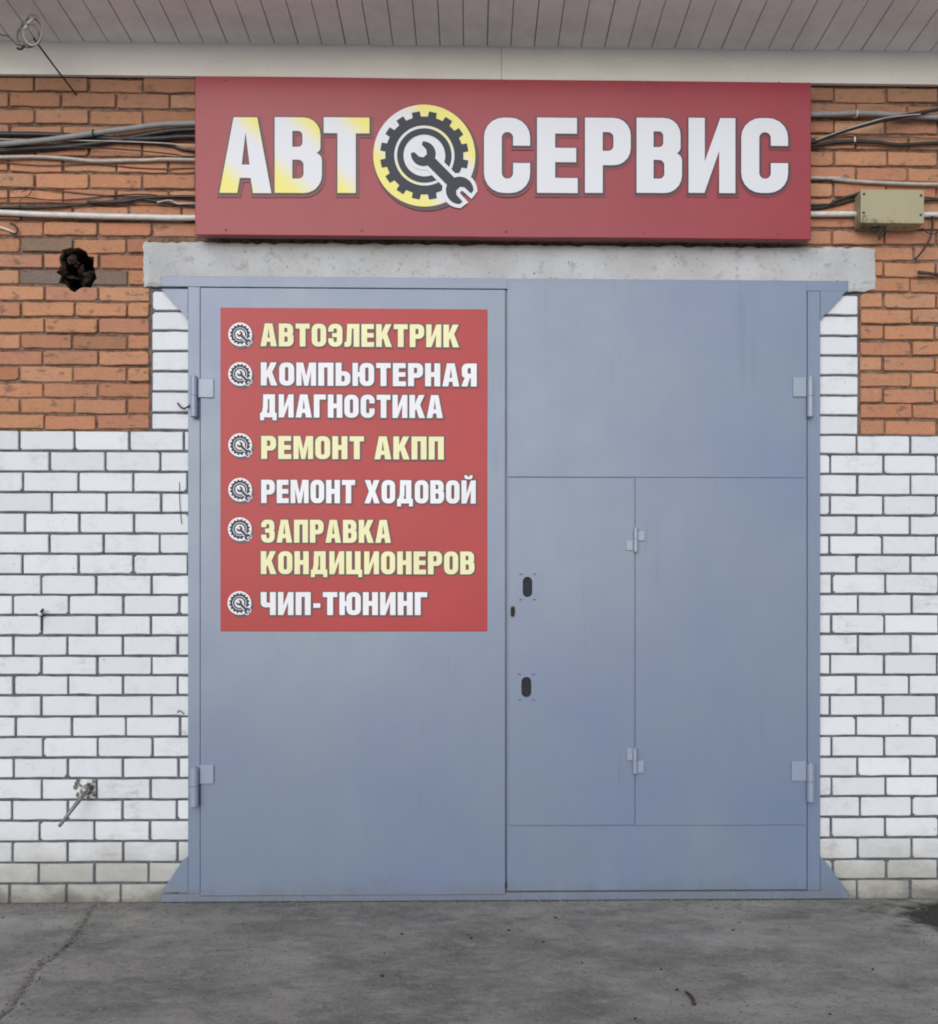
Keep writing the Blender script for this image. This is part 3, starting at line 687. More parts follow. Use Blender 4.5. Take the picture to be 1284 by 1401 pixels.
# gear and spanner emblem, unit radius = outer disc
def circle(r, n=64, cx=0, cy=0, rev=False):
    P = [(cx+r*math.cos(2*math.pi*k/n), cy+r*math.sin(2*math.pi*k/n)) for k in range(n)]
    return P[::-1] if rev else P
def gear_outline(ro, ri, teeth=16):
    P = []
    for k in range(teeth):
        a = 2*math.pi*(k+0.5)/teeth; h = math.pi/teeth
        for da, rr in ((-h*0.98, ri), (-h*0.55, ri), (-h*0.46, ro), (h*0.46, ro), (h*0.55, ri)): P.append((rr*math.cos(a+da), rr*math.sin(a+da)))
    return P
def spanner():
    P = []; ax0, L_ = -0.02, 1.12
    def tr(x, y, c=math.cos(-math.pi/4), s=math.sin(-math.pi/4)): return (x*c-y*s+ax0, x*s+y*c+0.03)
    h = 0.115
    for k in range(15):                                  # big end at far side (x = L_), opening towards +x
        a = R(-158)+(R(112))*k/14; P.append((L_+0.30*math.cos(a), 0.30*math.sin(a)))
    P += [(L_+0.22, -0.13), (L_+0.02, -0.12), (L_-0.05, -0.06), (L_-0.05, 0.06), (L_+0.02, 0.12), (L_+0.22, 0.13)]
    for k in range(15):
        a = R(46)+R(112)*k/14; P.append((L_+0.30*math.cos(a), 0.30*math.sin(a)))
    for k in range(15):
        a = R(25)+R(113)*k/14; P.append((0.27*math.cos(a), 0.27*math.sin(a)))
    P += [(-0.16, 0.115), (-0.02, 0.11), (0.06, 0.05), (0.06, -0.05), (-0.02, -0.11), (-0.16, -0.115)]
    for k in range(15):
        a = R(222)+R(113)*k/14; P.append((0.27*math.cos(a), 0.27*math.sin(a)))
    return [tr(x*0.90, y*0.90) for x, y in P]
SPN = spanner(); 
if area(SPN) < 0: SPN = SPN[::-1]
def emblem(parent, x, y, z, r, disc_mat, edge_mat, step, tooth_teeth=16):
    """flat printed emblem: edge, disc, gear, white rings, spanner; sub-parts of a disc part"""
    def lay(name, polys, mat, k, par):
        bm = bmesh.new(); add_flat(bm, polys, 0, 0, r, -k*step); o = flat_obj(name, bm, mat, par); return o
    disc = lay('emblem_disc', [[circle(1.0)]], disc_mat, 1, parent); disc.location = (x, y, z)
    bm = bmesh.new(); add_flat(bm, [[circle(1.035)]], 0.008, -0.012, r, -0.3*step); flat_obj('emblem_edge', bm, edge_mat, disc)
    lay('gear', [[gear_outline(0.87, 0.765), circle(0.59, rev=True)], [circle(0.535, 48), circle(0.41, 40, rev=True)]], GEAR, 2, disc)
    lay('spanner_outline', [[offset_poly(SPN, 0.075)]], LET_W, 3, disc)
    lay('spanner', [[SPN]], GEAR, 4, disc)
    return disc

# ------------------------------------------------------------------ main sign
SY = -0.10
x0, _ = W(267, 200, SY); x1, _ = W(1110, 200, SY); z0 = (W(268, 322, SY)[1]+W(1108, 327, SY)[1])/2; z1 = (W(266, 105, SY)[1]+W(1112, 111.5, SY)[1])/2
sign = thing('shop_sign', 'long maroon box sign with white lettering АВТОСЕРВИС above the grey gate', 'sign', ((x0+x1)/2, SY, z0))
SL = Vector(sign.location)
def sheet(name, mat, parent, x0, x1, z0, z1, y, th, amp=0.001, seed=1, step=0.04, s=1.5, org=(0, 0, 0), edge=0.0015):
    """sheet-metal panel with slight waviness and eased edges"""
    nx = max(3, int((x1-x0)/step)); nz = max(3, int((z1-z0)/step))
    xs = np.linspace(x0+edge, x1-edge, nx); zs = np.linspace(z0+edge, z1-edge, nz)
    X, Z = np.meshgrid(xs, zs); Yv = y+fbm(X+11, Z+11, seed, 3, s)*amp
    
    bm = bmesh.new(); g = [[bm.verts.new((X[j, i]-org[0], Yv[j, i]-org[1], Z[j, i]-org[2])) for i in range(X.shape[1])] for j in range(X.shape[0])]
    for j in range(len(g)-1):
        for i in range(len(g[0])-1): bm.faces.new((g[j][i], g[j][i+1], g[j+1][i+1], g[j+1][i]))
    rim = g[0][:]+[g[j][-1] for j in range(1, len(g))]+g[-1][-2::-1]+[g[j][0] for j in range(len(g)-2, 0, -1)]
    cxm, czm = (x0+x1)/2-org[0], (z0+z1)/2-org[2]; n = len(rim)
    def out(v):
        X_, Z_ = v.co.x+org[0], v.co.z+org[2]
        return ((x0 if X_ < x0+edge*1.5 else x1 if X_ > x1-edge*1.5 else X_)-org[0], (z0 if Z_ < z0+edge*1.5 else z1 if Z_ > z1-edge*1.5 else Z_)-org[2])
    r2 = [bm.verts.new((out(v)[0], v.co.y+edge, out(v)[1])) for v in rim]; bk = [bm.verts.new((v.co.x, y+th-org[1], v.co.z)) for v in r2]
    for A_, B_ in ((rim, r2), (r2, bk)):
        for i in range(n): bm.faces.new((A_[i], A_[(i+1) % n], B_[(i+1) % n], B_[i]))
    bm.faces.new(bk[::-1])
    o = from_bm(name, bm, mat, parent)
    me = o.data; fr = [len(p.vertices) == 4 and p.normal.y < -0.9 for p in me.polygons]; cnt = {}
    for p, f in zip(me.polygons, fr):
        p.use_smooth = f
        if f:
            for k in p.edge_keys: cnt[k] = cnt.get(k, 0)+1
    sh = me.attributes.new('sharp_edge', 'BOOLEAN', 'EDGE') if 'sharp_edge' not in me.attributes else me.attributes['sharp_edge']
    sh.data.foreach_set('value', [cnt.get(e.key, 0) != 2 for e in me.edges])
    return o
sheet('sign_face', SIGN_RED, sign, x0, x1, z0, z1, SY, 0.004, 0.004, 6, 0.05, 1.2, SL, 0.003)
bm = bmesh.new(); bx(bm, x0-SL.x+0.003, x1-SL.x-0.003, 0.0045, -SY-0.051, 0.003, z1-SL.z-0.003); from_bm('sign_box', bm, RED_SIDE, sign)
zt, zb_ = W(640, 161.5, SY)[1], W(640, 264.5, SY)[1]; LH = zt-zb_
LN = [0]
def big_letter(ch, pxa, pxb, mat):
    LN[0] += 1; dy = 0.0005*(LN[0] % 2)
    xa, _ = W(pxa, 210, SY); xb, _ = W(pxb, 210, SY); wg = GL[ch][0]; sx = (xb-xa)/(wg*LH)
    # rows of the print fall a little to the right like the sign
    zb = zb_+ (W(pxa, 264.5-0.0, SY)[1]-W(640, 264.5, SY)[1])
    o3 = (xa-SL.x, 0, zb-SL.z)
    bm = bmesh.new(); add_flat(bm, glyph_polys(ch, 0.0, sx), 0, 0, LH, -0.0062); lo = flat_obj('letter', bm, mat, sign, o3)
    bm = bmesh.new(); add_flat(bm, glyph_polys(ch, 0.018, sx), 0.001, -0.002, LH, -0.0048+dy); flat_obj('letter_edge', bm, EDGE_DARK, lo)
    bm = bmesh.new(); add_flat(bm, glyph_polys(ch, 0.036, sx), 0.004, -0.006, LH, -0.0034+dy); flat_obj('letter_edge', bm, EDGE_SOFT, lo)
for ch, a, b in (('А', 301, 372), ('В', 376.5, 441), ('Т', 443.5, 506)): big_letter(ch, a, b, LET_Y)
for ch, a, b in (('С', 662.5, 725.5), ('Е', 735, 790.5), ('Р', 800.5, 863), ('В', 871, 933), ('И', 942, 1006), ('С', 1014, 1078)): big_letter(ch, a, b, LET_W)
ex, ez = W(581, 213.5, SY); er = (W(651, 213, SY)[0]-W(511.5, 213, SY)[0])/2
emblem(sign, ex-SL.x, -0.0036, ez-SL.z, er, EMB_Y, EDGE_DARK, 0.0012)
for px in (309, 495, 693, 881, 1066):
    for py, dz in ((111, 0), (316, 0)):
        x, z = W(px, py+ (px-640)*0.006, SY); bm = bmesh.new()
        bmesh.ops.create_cone(bm, cap_ends=True, segments=10, radius1=0.0055, radius2=0.004, depth=0.003, matrix=Matrix.Translation((x-SL.x, -0.0035, z-SL.z)) @ Matrix.Rotation(math.pi/2, 4, 'X'))
        from_bm('screw', bm, SCREW_RED, sign)

# ------------------------------------------------------------------ gate
GY = -0.020                                            # frame face; leaves stand 8 mm proud of it
gate = thing('garage_gate', 'large grey blue two leaf steel garage gate with a wicket door', 'garage gate', (0, 0, 0))
pxx = lambda p, y=GY: W(p, 800, y)[0]
pzz = lambda p, y=GY: W(642, p, y)[1]
FT, FB = pzz(380.5), 0.004
XL0, XL1, XR0, XR1 = pxx(257.5), pxx(274), pxx(1105), pxx(1122.5)
HT = pzz(395); SB = pzz(1221)
sheet('frame_post', PAINT, gate, XL0, XL1, SB, HT, GY, 0.10, 0.0008, 2)
sheet('frame_post', PAINT, gate, XR0, XR1, SB, HT, GY, 0.10, 0.0008, 3)
sheet('frame_header', PAINT, gate, pxx(221), pxx(1161), HT+0.0006, FT, GY, 0.10 if False else 0.006, 0.0008, 4)
sheet('frame_sill', PAINT, gate, pxx(221), pxx(1161), FB, SB-0.0006, GY, 0.006, 0.0008, 5)
box('frame_backing', PAINT, gate, XL0+0.01, XR1-0.01, 0.0, 0.06, FB+0.01, FT-0.01)
def corner(pts): prism('corner_plate', [W(a, b, GY) for a, b in pts], GY+0.001, GY+0.007, PAINT, gate)
corner([(221, 395.15), (257, 395.15), (257, 437), (252, 430)])
corner([(1161, 395.15), (1123, 395.15), (1123, 437), (1129, 430)])
corner([(221, 1220.9), (257, 1220.9), (257, 1172), (251, 1176)])
corner([(1161, 1220.9), (1123, 1220.9), (1123, 1172), (1129, 1178)])
LY = GY-0.009
a = lambda p: W(p, 800, LY)[0]; b = lambda p: W(642, p, LY)[1]
lz0, lz1 = b(1222), b(396)
sheet('gate_leaf', PAINT, gate, a(274.5), a(691.5), b(1224), lz1, LY, 0.028, 0.0026, 8, 0.05, 1.1)
leafr = box('gate_leaf', PAINT, gate, a(694), a(1104.5), LY+0.007, LY+0.028, b(1219), lz1)
box('meeting_strip', PAINT, gate, a(684), a(700), LY+0.0285, LY+0.034, b(1219), lz1)
pan = lambda nm, p0, p1, q0, q1, sd, dy=0.0, par=leafr: sheet(nm, PAINT, par, a(p0), a(p1), b(q1), b(q0), LY+dy, 0.0065, 0.0022, sd, 0.05, 1.3, edge=0.001)
pan('panel', 694.5, 1104.2, 384, 652.0, 12); pan('panel', 869.9, 1104.2, 652.5, 1130.2, 13, 0.0004); pan('panel', 694.5, 1104.2, 1130.7, 1219, 14, 0.0006)
wick = pan('wicket_door', 696.2, 868.2, 653.6, 1129.4, 15, -0.0012, gate)
def stadium(cx, cz, w_, h_, n=8):
    P = []
    for k in range(n+1): t = math.pi*k/n; P.append((cx+w_/2*math.cos(t), cz+h_/2-w_/2+w_/2*math.sin(t)))
    for k in range(n+1): t = math.pi+math.pi*k/n; P.append((cx+w_/2*math.cos(t), cz-h_/2+w_/2+w_/2*math.sin(t)))
    return P
px1 = 1/286.0
cb = bmesh.new()
slots = [(722, 803, 13, 28), (720.5, 940, 13.5, 28)]
for cx_, cz_, w_, h_ in slots+[(702, 837, 5.5, 14)]:
    c = W(cx_, cz_, LY); P = stadium(c[0], c[1], w_*px1, h_*px1); A = [cb.verts.new((x, LY-0.03, z)) for x, z in P]; B = [cb.verts.new((x, LY+0.03, z)) for x, z in P]
    for i in range(len(P)): cb.faces.new((A[i], A[(i+1) % len(P)], B[(i+1) % len(P)], B[i]))
    cb.faces.new(A[::-1]); cb.faces.new(B)
cut_o = from_bm('cutter', cb, None); cut(wick, cut_o); bpy.data.objects.remove(cut_o)
for cx_, cz_, w_, h_ in slots:
    c = W(cx_, cz_, LY); prism('lock_slot', stadium(c[0], c[1], (w_+5)*px1, (h_+5)*px1), LY+0.0058, LY+0.0067, HOLE_SHADE, wick)  # near-black plate behind the cut slot supplies the hole's shade
    for sx in (-1, 1):
        for sz in (-1, 1):
            sxx, szz = c[0]+sx*9.5*px1+0.001, c[1]+sz*17.5*px1; bm = bmesh.new()
            m4 = Matrix.Translation((sxx, LY-0.003, szz)) @ Matrix.Rotation(R(-18 if sx*sz > 0 else 18), 4, 'Y')
            bmesh.ops.create_cube(bm, size=1, matrix=m4 @ Matrix.Diagonal((0.013, 0.004, 0.0045, 1))); from_bm('screw_slot', bm, LIGHT_SCREW, wick)
c = W(702, 837, LY); prism('keyhole', stadium(c[0], c[1], 9*px1, 17*px1), LY+0.0058, LY+0.0067, HOLE_SHADE, wick)
bm = bmesh.new(); P1 = stadium(c[0], c[1], 6.6*px1, 16*px1)
tube(bm, [(x, LY-0.002, z) for x, z in P1]+[(P1[0][0], LY-0.002, P1[0][1])], 0.0016, 6, 1); from_bm('keyhole_rim', bm, STEEL, wick)
def hinge(bx0, bx1, by0, by1, px0, px1_, py0, py1, mat=PAINT2, plates=None):
    y = LY-0.002; c0 = W((bx0+bx1)/2, by0, y); c1 = W((bx0+bx1)/2, by1, y); r = (bx1-bx0)/2/286
    bm = bmesh.new(); zt_, zb2 = c0[1], c1[1]; x = (c0[0]+c1[0])/2; zm = zb2+(zt_-zb2)*0.52
    for za, zc in ((zb2, zm-0.001), (zm+0.001, zt_)):
        bmesh.ops.create_cone(bm, cap_ends=True, segments=24, radius1=r, radius2=r, depth=zc-za, matrix=Matrix.Translation((x, y-r*0.85, (za+zc)/2)))
    for v in bm.verts: pass
    bmesh.ops.create_cone(bm, cap_ends=True, segments=12, radius1=r*0.45, radius2=r*0.45, depth=(zt_-zb2)+0.008, matrix=Matrix.Translation((x, y-r*0.85, (zb2+zt_)/2)))
    h = from_bm('hinge', bm, mat, gate)
    for (q0, q1, s0, s1) in ([(px0, px1_, py0, py1)]+(plates or [])):
        xa, za = W(q0, s1, LY); xb, zc = W(q1, s0, LY); bm = bmesh.new(); bx(bm, xa, xb, LY-0.008, LY-0.002, za, zc, 0.0012)
        # weld bead
        tube(bm, [(xa, LY-0.001, za), ((xa+xb)/2, LY-0.001, za), (xb, LY-0.001, za)], 0.003, 6, 6)
        tube(bm, [(q, LY-0.001, zz_) for q, zz_ in ((xa if q0 > bx0 else xa, zc), (xb, zc))]*1, 0.003, 6, 6)
        from_bm('hinge_plate', bm, mat, h)
    return h
hinge(262, 271.5, 516, 571, 272, 293, 519, 544)
hinge(262, 273.5, 1050, 1102, 274, 293, 1047, 1072)
hinge(1103.5, 1112, 517, 571, 1085, 1103, 517, 543)
hinge(1103, 1113, 1044, 1096, 1083, 1103, 1042, 1068)
hinge(866.5, 873, 723, 755, 857, 866, 740, 753, plates=[(873, 882, 727, 740)])
hinge(865.5, 872, 1024, 1058, 858, 865.5, 1024, 1040, plates=[(872, 881, 1041, 1057)])
c = W(692.5, 1211, LY); prism('bolt_stub', [(c[0]-.006, c[1]-.012), (c[0]+.006, c[1]-.012), (c[0]+.005, c[1]+.012), (c[0]-.005, c[1]+.013)], LY-0.004, LY+0.01, RUST, gate)

# ------------------------------------------------------------------ poster
PYY = LY-0.0045
x0, x1 = W(302, 640, PYY)[0], W(667, 640, PYY)[0]; z1, z0 = W(485, 422, PYY)[1], W(485, 863.5, PYY)[1]
poster = thing('services_poster', 'red service list poster with white and yellow text on the left gate leaf', 'poster', ((x0+x1)/2, PYY, z0))
PL = Vector(poster.location)
sheet('poster_sheet', POSTER_RED, poster, x0, x1, z0, z1, PYY, 0.0015, 0.0018, 21, 0.05, 2.2, PL, 0.0008)
lines = [('АВТОЭЛЕКТРИК', 357, 628, 443.6, 474.5, 1), ('КОМПЬЮТЕРНАЯ', 357.5, 652.4, 496.8, 528, 0), ('ДИАГНОСТИКА', 356.5, 606, 540.3, 571.5, 0), ('РЕМОНТ АКПП', 358, 607.4, 597.2, 628.3, 1),
         ('РЕМОНТ ХОДОВОЙ', 358, 651, 657, 688.5, 0), ('ЗАПРАВКА', 358, 535, 711.5, 742.5, 1), ('КОНДИЦИОНЕРОВ', 357.5, 649.4, 754.5, 785.5, 1), ('ЧИП-ТЮНИНГ', 357.4, 584.7, 810.3, 841.4, 0)]
for txt, pa, pb, pt, pbm, yel in lines:
    xa = W(pa, pbm, PYY)[0]; xb = W(pb, pbm, PYY)[0]; zt = W(480, pt, PYY)[1]; zb = W(480, pbm, PYY)[1]; H = zt-zb
    gap = 0.10; tot = sum(GL[c][0]+gap for c in txt)-gap; sx = (xb-xa)/(tot*H)
    b1, b2 = bmesh.new(), bmesh.new(); x = 0
    for li, ch in enumerate(txt):
        add_flat(b1, glyph_polys(ch, 0.004, sx), x*H, 0, H, -0.0032)
        add_flat(b2, glyph_polys(ch, 0.058, sx), x*H+0.0012, -0.0015, H, -0.0020-0.0004*(li % 2))
        x += (GL[ch][0]+gap)*sx
    lo = flat_obj('lettering', b1, LET_PY if yel else LET_PW, poster, (xa-PL.x, 0, zb-PL.z)); flat_obj('lettering_edge', b2, POSTER_EDGE, lo)
for px, py in ((329, 457.7), (329, 511.8), (329, 609), (329, 670), (328.5, 724), (328, 825)):
    c = W(px, py, PYY); emblem(poster, c[0]-PL.x, -0.0012, c[1]-PL.z, 16/286*1.0, LET_PW, POSTER_EDGE, 0.0009)

# ------------------------------------------------------------------ cables
def path(pts, y=-0.02, dy=0.0):
    return [WV(p[0], p[1], p[2] if len(p) > 2 else y) for p in pts]
def cable(name, pts, r, mat, label, cat='cable', group=None, y=-0.02, ridged=0.0, wob=0.6):
    q = []
    for p in pts: q.append((p[0], p[1]+random.uniform(-wob, wob), *( p[2:] if len(p) > 2 else (y+random.uniform(-0.002, 0.002),))))
    o = tube_obj(name, path(q), r, mat, ridged=ridged); return tag(o, label, cat, group)
cd = cable('conduit', [(-40, 199), (0, 197), (40, 194), (70, 191), (100, 187), (127, 183), (150, 179), (174, 176), (218, 171), (265, 169), (450, 165), (800, 160), (1112, 157), (1172, 155.5), (1225, 157.5), (1284, 160), (1400, 163)], 0.0125, GREYPIPE,
      'thick grey corrugated conduit running level above the thinner cables, behind the sign', 'conduit', y=-0.035, ridged=0.10)
for i, px in enumerate((128.5, 1172)):
    py = 182.5 if i == 0 else 155.5
    bm = bmesh.new(); c = WV(px, py, -0.035)
    tube(bm, [c+Vector((0, math.cos(t)*0.0155, math.sin(t)*0.0155)) for t in [2*math.pi*k/14 for k in range(15)]], 0.0035, 6, 2)
    bx(bm, c.x-0.004, c.x+0.004, c.y+0.01, 0.0, c.z-0.004, c.z+0.004)
    from_bm('cable_clip', bm, BLACK if i == 0 else WHITEPIPE, cd, smooth=False)
blk = 'black cables bundled on the wall left of the sign'
cable('black_cable', [(-40, 183), (0, 183), (60, 184), (110, 186), (170, 190), (220, 189), (265, 187), (420, 190)], 0.0125, BLACK, 'upper thick black cable running level under the grey conduit left of the sign', 'cable', blk, y=-0.014)
cable('black_cable', [(-40, 209), (0, 206), (40, 205), (75, 202), (130, 197), (175, 190), (220, 181), (265, 177), (420, 176)], 0.0115, BLACK, 'black cable rising along the underside of the grey conduit left of the sign', 'cable', blk, y=-0.016)
cable('black_cable', [(-40, 199), (40, 200), (110, 196), (150, 193), (200, 196), (235, 200), (265, 206), (400, 214)], 0.0065, BLACK, 'thin black cable sagging to the right just before the left edge of the sign', 'cable', blk, y=-0.013)
cable('thin_wire', [(-40, 190), (60, 192), (130, 193), (180, 194), (230, 196.5), (265, 199), (400, 200)], 0.003, WIRE_GREY, 'thin pale wire tucked among the black cables left of the sign', 'wire', y=-0.025)
cable('white_cable', [(-40, 214), (0, 215), (45, 214.5), (84, 216), (127, 220), (160, 220), (200, 219.5), (265, 219), (600, 232), (1112, 243), (1140, 245), (1172, 248), (1230, 251), (1284, 252), (1400, 252)], 0.0085, WIRE_GREY, 'dirty white cable running under the black cables and on past the sign', 'cable', y=-0.017, wob=0.3)
cable('thin_wire', [(-40, 222), (0, 222), (60, 226), (127, 224), (185, 229), (230, 231), (265, 230), (400, 232)], 0.0028, WIRE_BROWN, 'thin brown wire directly below the dirty white cable', 'wire', y=-0.006)
cable('thin_wire', [(-40, 257), (0, 258), (43, 256.5), (84, 261), (127, 266), (167, 268), (215, 268), (265, 268), (420, 268)], 0.0035, WIRE_BROWN, 'brown wire crossing above the lower black cable left of the sign', 'wire', y=-0.008)
cable('black_cable', [(-40, 284), (0, 284), (67, 283.5), (110, 280), (140, 277), (185, 273), (225, 276), (265, 282), (420, 285)], 0.0065, BLACK, 'lower black cable arching just above the white conduit left of the sign', 'cable', y=-0.014)
cable('black_cable', [(120, 277), (167, 276), (200, 271), (265, 269), (500, 275), (800, 280), (1112, 281), (1140, 275.5), (1172, 266), (1182, 263)], 0.0072, BLACK, 'black cable running behind the sign into the top of the cream junction box', 'cable', y=-0.016, wob=0.2)
cable('black_cable', [(900, 286), (1050, 287), (1112, 285), (1140, 281), (1175, 271), (1184, 268)], 0.0065, BLACK, 'black cable just under the one entering the cream junction box', 'cable', y=-0.014, wob=0.2)
wc = cable('white_conduit', [(-40, 290), (0, 291), (50, 293), (100, 294.5), (150, 296), (200, 297), (265, 298), (600, 297), (1112, 293), (1172, 293), (1210, 293.5), (1260, 294), (1284, 293.5), (1400, 294)], 0.0135, WHITEPIPE,
      'white plastic conduit, lowest of the wall lines, passing behind the sign to the junction box', 'conduit', y=-0.022, wob=0.2)
cable('black_cable', [(900, 205, -.03), (1050, 200, -.03), (1112, 194, -.032), (1150, 181, -.045), (1180, 172), (1215, 163), (1250, 156), (1284, 150), (1400, 132)], 0.0085, BLACK, 'thick black cable rising to the right across the grey conduit right of the sign', 'cable', y=-0.058, wob=0.3)
cable('thin_wire', [(1116, 191.5, -.042), (1150, 179.5, -.056), (1180, 170), (1210, 161.5), (1238, 158), (1260, 156)], 0.003, WIRE_GREY, 'thin pale wire lying along the rising black cable', 'wire', y=-0.068, wob=0.2)
cable('black_cable', [(900, 203), (1050, 201), (1112, 199), (1140, 195), (1168, 193.5), (1200, 195), (1230, 198), (1284, 196), (1400, 197)], 0.0085, BLACK, 'thick black cable running level under the rising one right of the sign', 'cable', y=-0.018, wob=0.3)
bm = bmesh.new(); c = WV(1169, 192, -0.018); bx(bm, c.x-0.0035, c.x+0.0035, c.y-0.013, 0.0, c.z-0.012, c.z+0.012, 0.001)
tag(from_bm('cable_clip', bm, WHITEPIPE), 'small white clip holding the level black cable right of the sign', 'clip')
cable('black_cable', [(1255, 278), (1268, 274.5), (1284, 273), (1400, 272)], 0.0075, BLACK, 'short length of black cable leaving the right side of the junction box', 'cable', y=-0.016, wob=0)
cable('thin_wire', [(30, 262), (43, 258), (40, 266), (30, 272), (25, 282), (32, 276)], 0.0022, WIRE_BROWN, 'short curled end of brown wire by the left edge above the white conduit', 'wire', y=-0.03)
cable('thin_wire', [(-20, 308), (0, 311), (12, 315), (20, 318)], 0.0045, WHITEPIPE, 'cut stub of white wire at the left edge below the white conduit', 'wire', y=-0.012)
cable('black_cable', [(14, 306), (20, 308), (24, 314), (22, 320), (14, 318)], 0.0045, BLACK, 'short black cable end curled beside the white wire stub', 'cable', y=-0.016)
cable('black_cable', [(1276, 296, -0.03), (1276, 312, -0.05), (1272, 328, -0.055), (1262, 344, -0.05), (1252, 355, -0.045)], 0.0055, BLACK, 'loose black cable end hanging below the conduit by the right edge', 'cable', wob=0)
cable('black_cable', [(1284, 318, -0.04), (1276, 320, -0.045), (1268, 318, -0.03), (1262, 312, -0.02)], 0.003, BLACK, 'thin black loop crossing the hanging cable end by the right edge', 'wire', wob=0)
cable('steel_rod', [(1256, 372.5, -0.02), (1270, 374, -0.03), (1284, 375.5, -0.035), (1310, 377, -0.05)], 0.008, RUST, 'rusty rod stub on the orange brick at the right edge', 'rod', wob=0)

cable('thin_wire', [(-40, 203), (30, 204), (90, 201), (140, 203), (190, 206), (240, 211), (265, 214), (400, 216)], 0.0032, BLACK, 'thin black wire drooping between the grey conduit and the dirty white cable', 'wire', y=-0.028)
cable('thin_wire', [(-40, 268), (0, 271), (35, 270), (70, 274), (115, 272), (150, 268), (200, 266), (265, 273), (400, 276)], 0.0028, RUST, 'thin rusty wire weaving above the lower black cable left of the sign', 'wire', y=-0.012)
cable('thin_wire', [(215, 277), (232, 274), (245, 279), (265, 278), (400, 280)], 0.004, WIRE_GREY, 'pale twisted wire end beside the lower left edge of the sign', 'wire', y=-0.024)
cable('thin_wire', [(900, 190), (1112, 189), (1150, 186), (1190, 189), (1240, 187), (1284, 189), (1400, 190)], 0.0025, WIRE_BROWN, 'thin brown wire between the two thick black cables right of the sign', 'wire', y=-0.012)

# junction box
JX0, JZ0 = W(1178, 305, -0.10); JX1, JZ1 = W(1265, 259.5, -0.10)
jb = thing('junction_box', 'grimy cream plastic junction box on the white conduit right of the sign', 'junction box', ((JX0+JX1)/2, -0.03, JZ0))
JL = Vector(jb.location)
bm = bmesh.new(); bx(bm, JX0-JL.x, JX1-JL.x, -0.070, -0.054, 0, JZ1-JZ0, 0.004); from_bm('box_lid', bm, BOX, jb)
bm = bmesh.new(); bx(bm, JX0-JL.x+0.004, JX1-JL.x-0.004, -0.0535, 0.029, 0.004-0.006, JZ1-JZ0-0.004, 0.003); from_bm('box_body', bm, BOX, jb)
for px, py in ((1182.5, 265.5), (1260.5, 267.5), (1182, 291), (1260, 294)):
    x, z = W(px, py, -0.1); bm = bmesh.new(); bmesh.ops.create_cone(bm, cap_ends=True, segments=12, radius1=0.0065, radius2=0.005, depth=0.003, matrix=Matrix.Translation((x-JL.x, -0.0712, z-JL.z)) @ Matrix.Rotation(math.pi/2, 4, 'X'))
    from_bm('lid_screw', bm, RUST, jb)
for k, (px, pts) in enumerate(((1190, [(1182, 303, -.06), (1178, 309, -.06), (1184, 314, -.055), (1198, 312, -.05)]), (1205, [(1208, 303, -.06), (1210, 311, -.065), (1204, 318, -.06), (1203, 327, -.05), (1208, 321, -.05), (1212, 310, -.05)]), (1232, [(1232, 303, -.06), (1236, 310, -.06), (1246, 308, -.06), (1252, 303, -.06)]))):
    bm = bmesh.new(); tube(bm, [WV(*p)-JL for p in pts], 0.0045 if k else 0.0035, 6, 5); from_bm('loose_wire', bm, RUST, jb, smooth=True)
bm = bmesh.new()
for i in range(14):
    c = WV(1203+random.uniform(-9, 9), 311+random.uniform(-4, 6), -0.06)-JL
    bmesh.ops.create_icosphere(bm, subdivisions=1, radius=random.uniform(0.004, 0.009), matrix=Matrix.Translation(c))
from_bm('crumbled_putty', bm, RUST, jb)

# wire bracket and coil at the top left, standing out from the wall under the eaves
wb = thing('wire_coil', 'coil of grey wire hanging on a thin rod at the top left corner', 'wire coil', WV(107, 132, 0.0))
O = Vector(wb.location)
tip = WV(46, 52, -0.26)
bm = bmesh.new(); tube(bm, [Vector((0, 0.02, 0)), (tip-O)*0.5+Vector((0, 0, -0.004)), tip-O], 0.0040, 8, 6); from_bm('rod', bm, RUST, wb, smooth=True)
for k, (cx_, cy_, rx, rz, tl) in enumerate(((43, 44, 15, 19, 0.3), (39, 49, 15, 16, -0.4), (45, 41, 13, 21, 0.1))):
    pts = []
    for j in range(19):
        t = 2*math.pi*j/18; pts.append(WV(cx_+rx*math.cos(t), cy_+rz*math.sin(t), -0.26+tl*0.08*math.cos(t+k)-0.012*k)-O)
    bm = bmesh.new(); tube(bm, pts, 0.0036, 6, 2); from_bm('wire_loop', bm, STEEL if k < 2 else WIRE_GREY, wb, smooth=True)
bm = bmesh.new(); tube(bm, [WV(34, 40, -.29)-O, WV(40, 31, -.29)-O, WV(46, 25, -.29)-O], 0.008, 8, 4); from_bm('coil_highlight', bm, WHITEPIPE, wb, smooth=True)  # white tube put in as the bright highlight on the coil
bm = bmesh.new(); tube(bm, [WV(30, 62, -.27)-O, WV(22, 60, -.26)-O, WV(12, 50, -.26)-O, WV(0, 47, -.25)-O, WV(-60, 30, -.25)-O], 0.003, 6, 5); from_bm('wire_tail', bm, WIRE_BROWN, wb, smooth=True)
bm = bmesh.new(); tube(bm, [WV(24, 66, -.27)-O, WV(29, 67, -.28)-O, WV(34, 62, -.28)-O], 0.0055, 6, 4); from_bm('wire_knot', bm, RUST, wb, smooth=True)
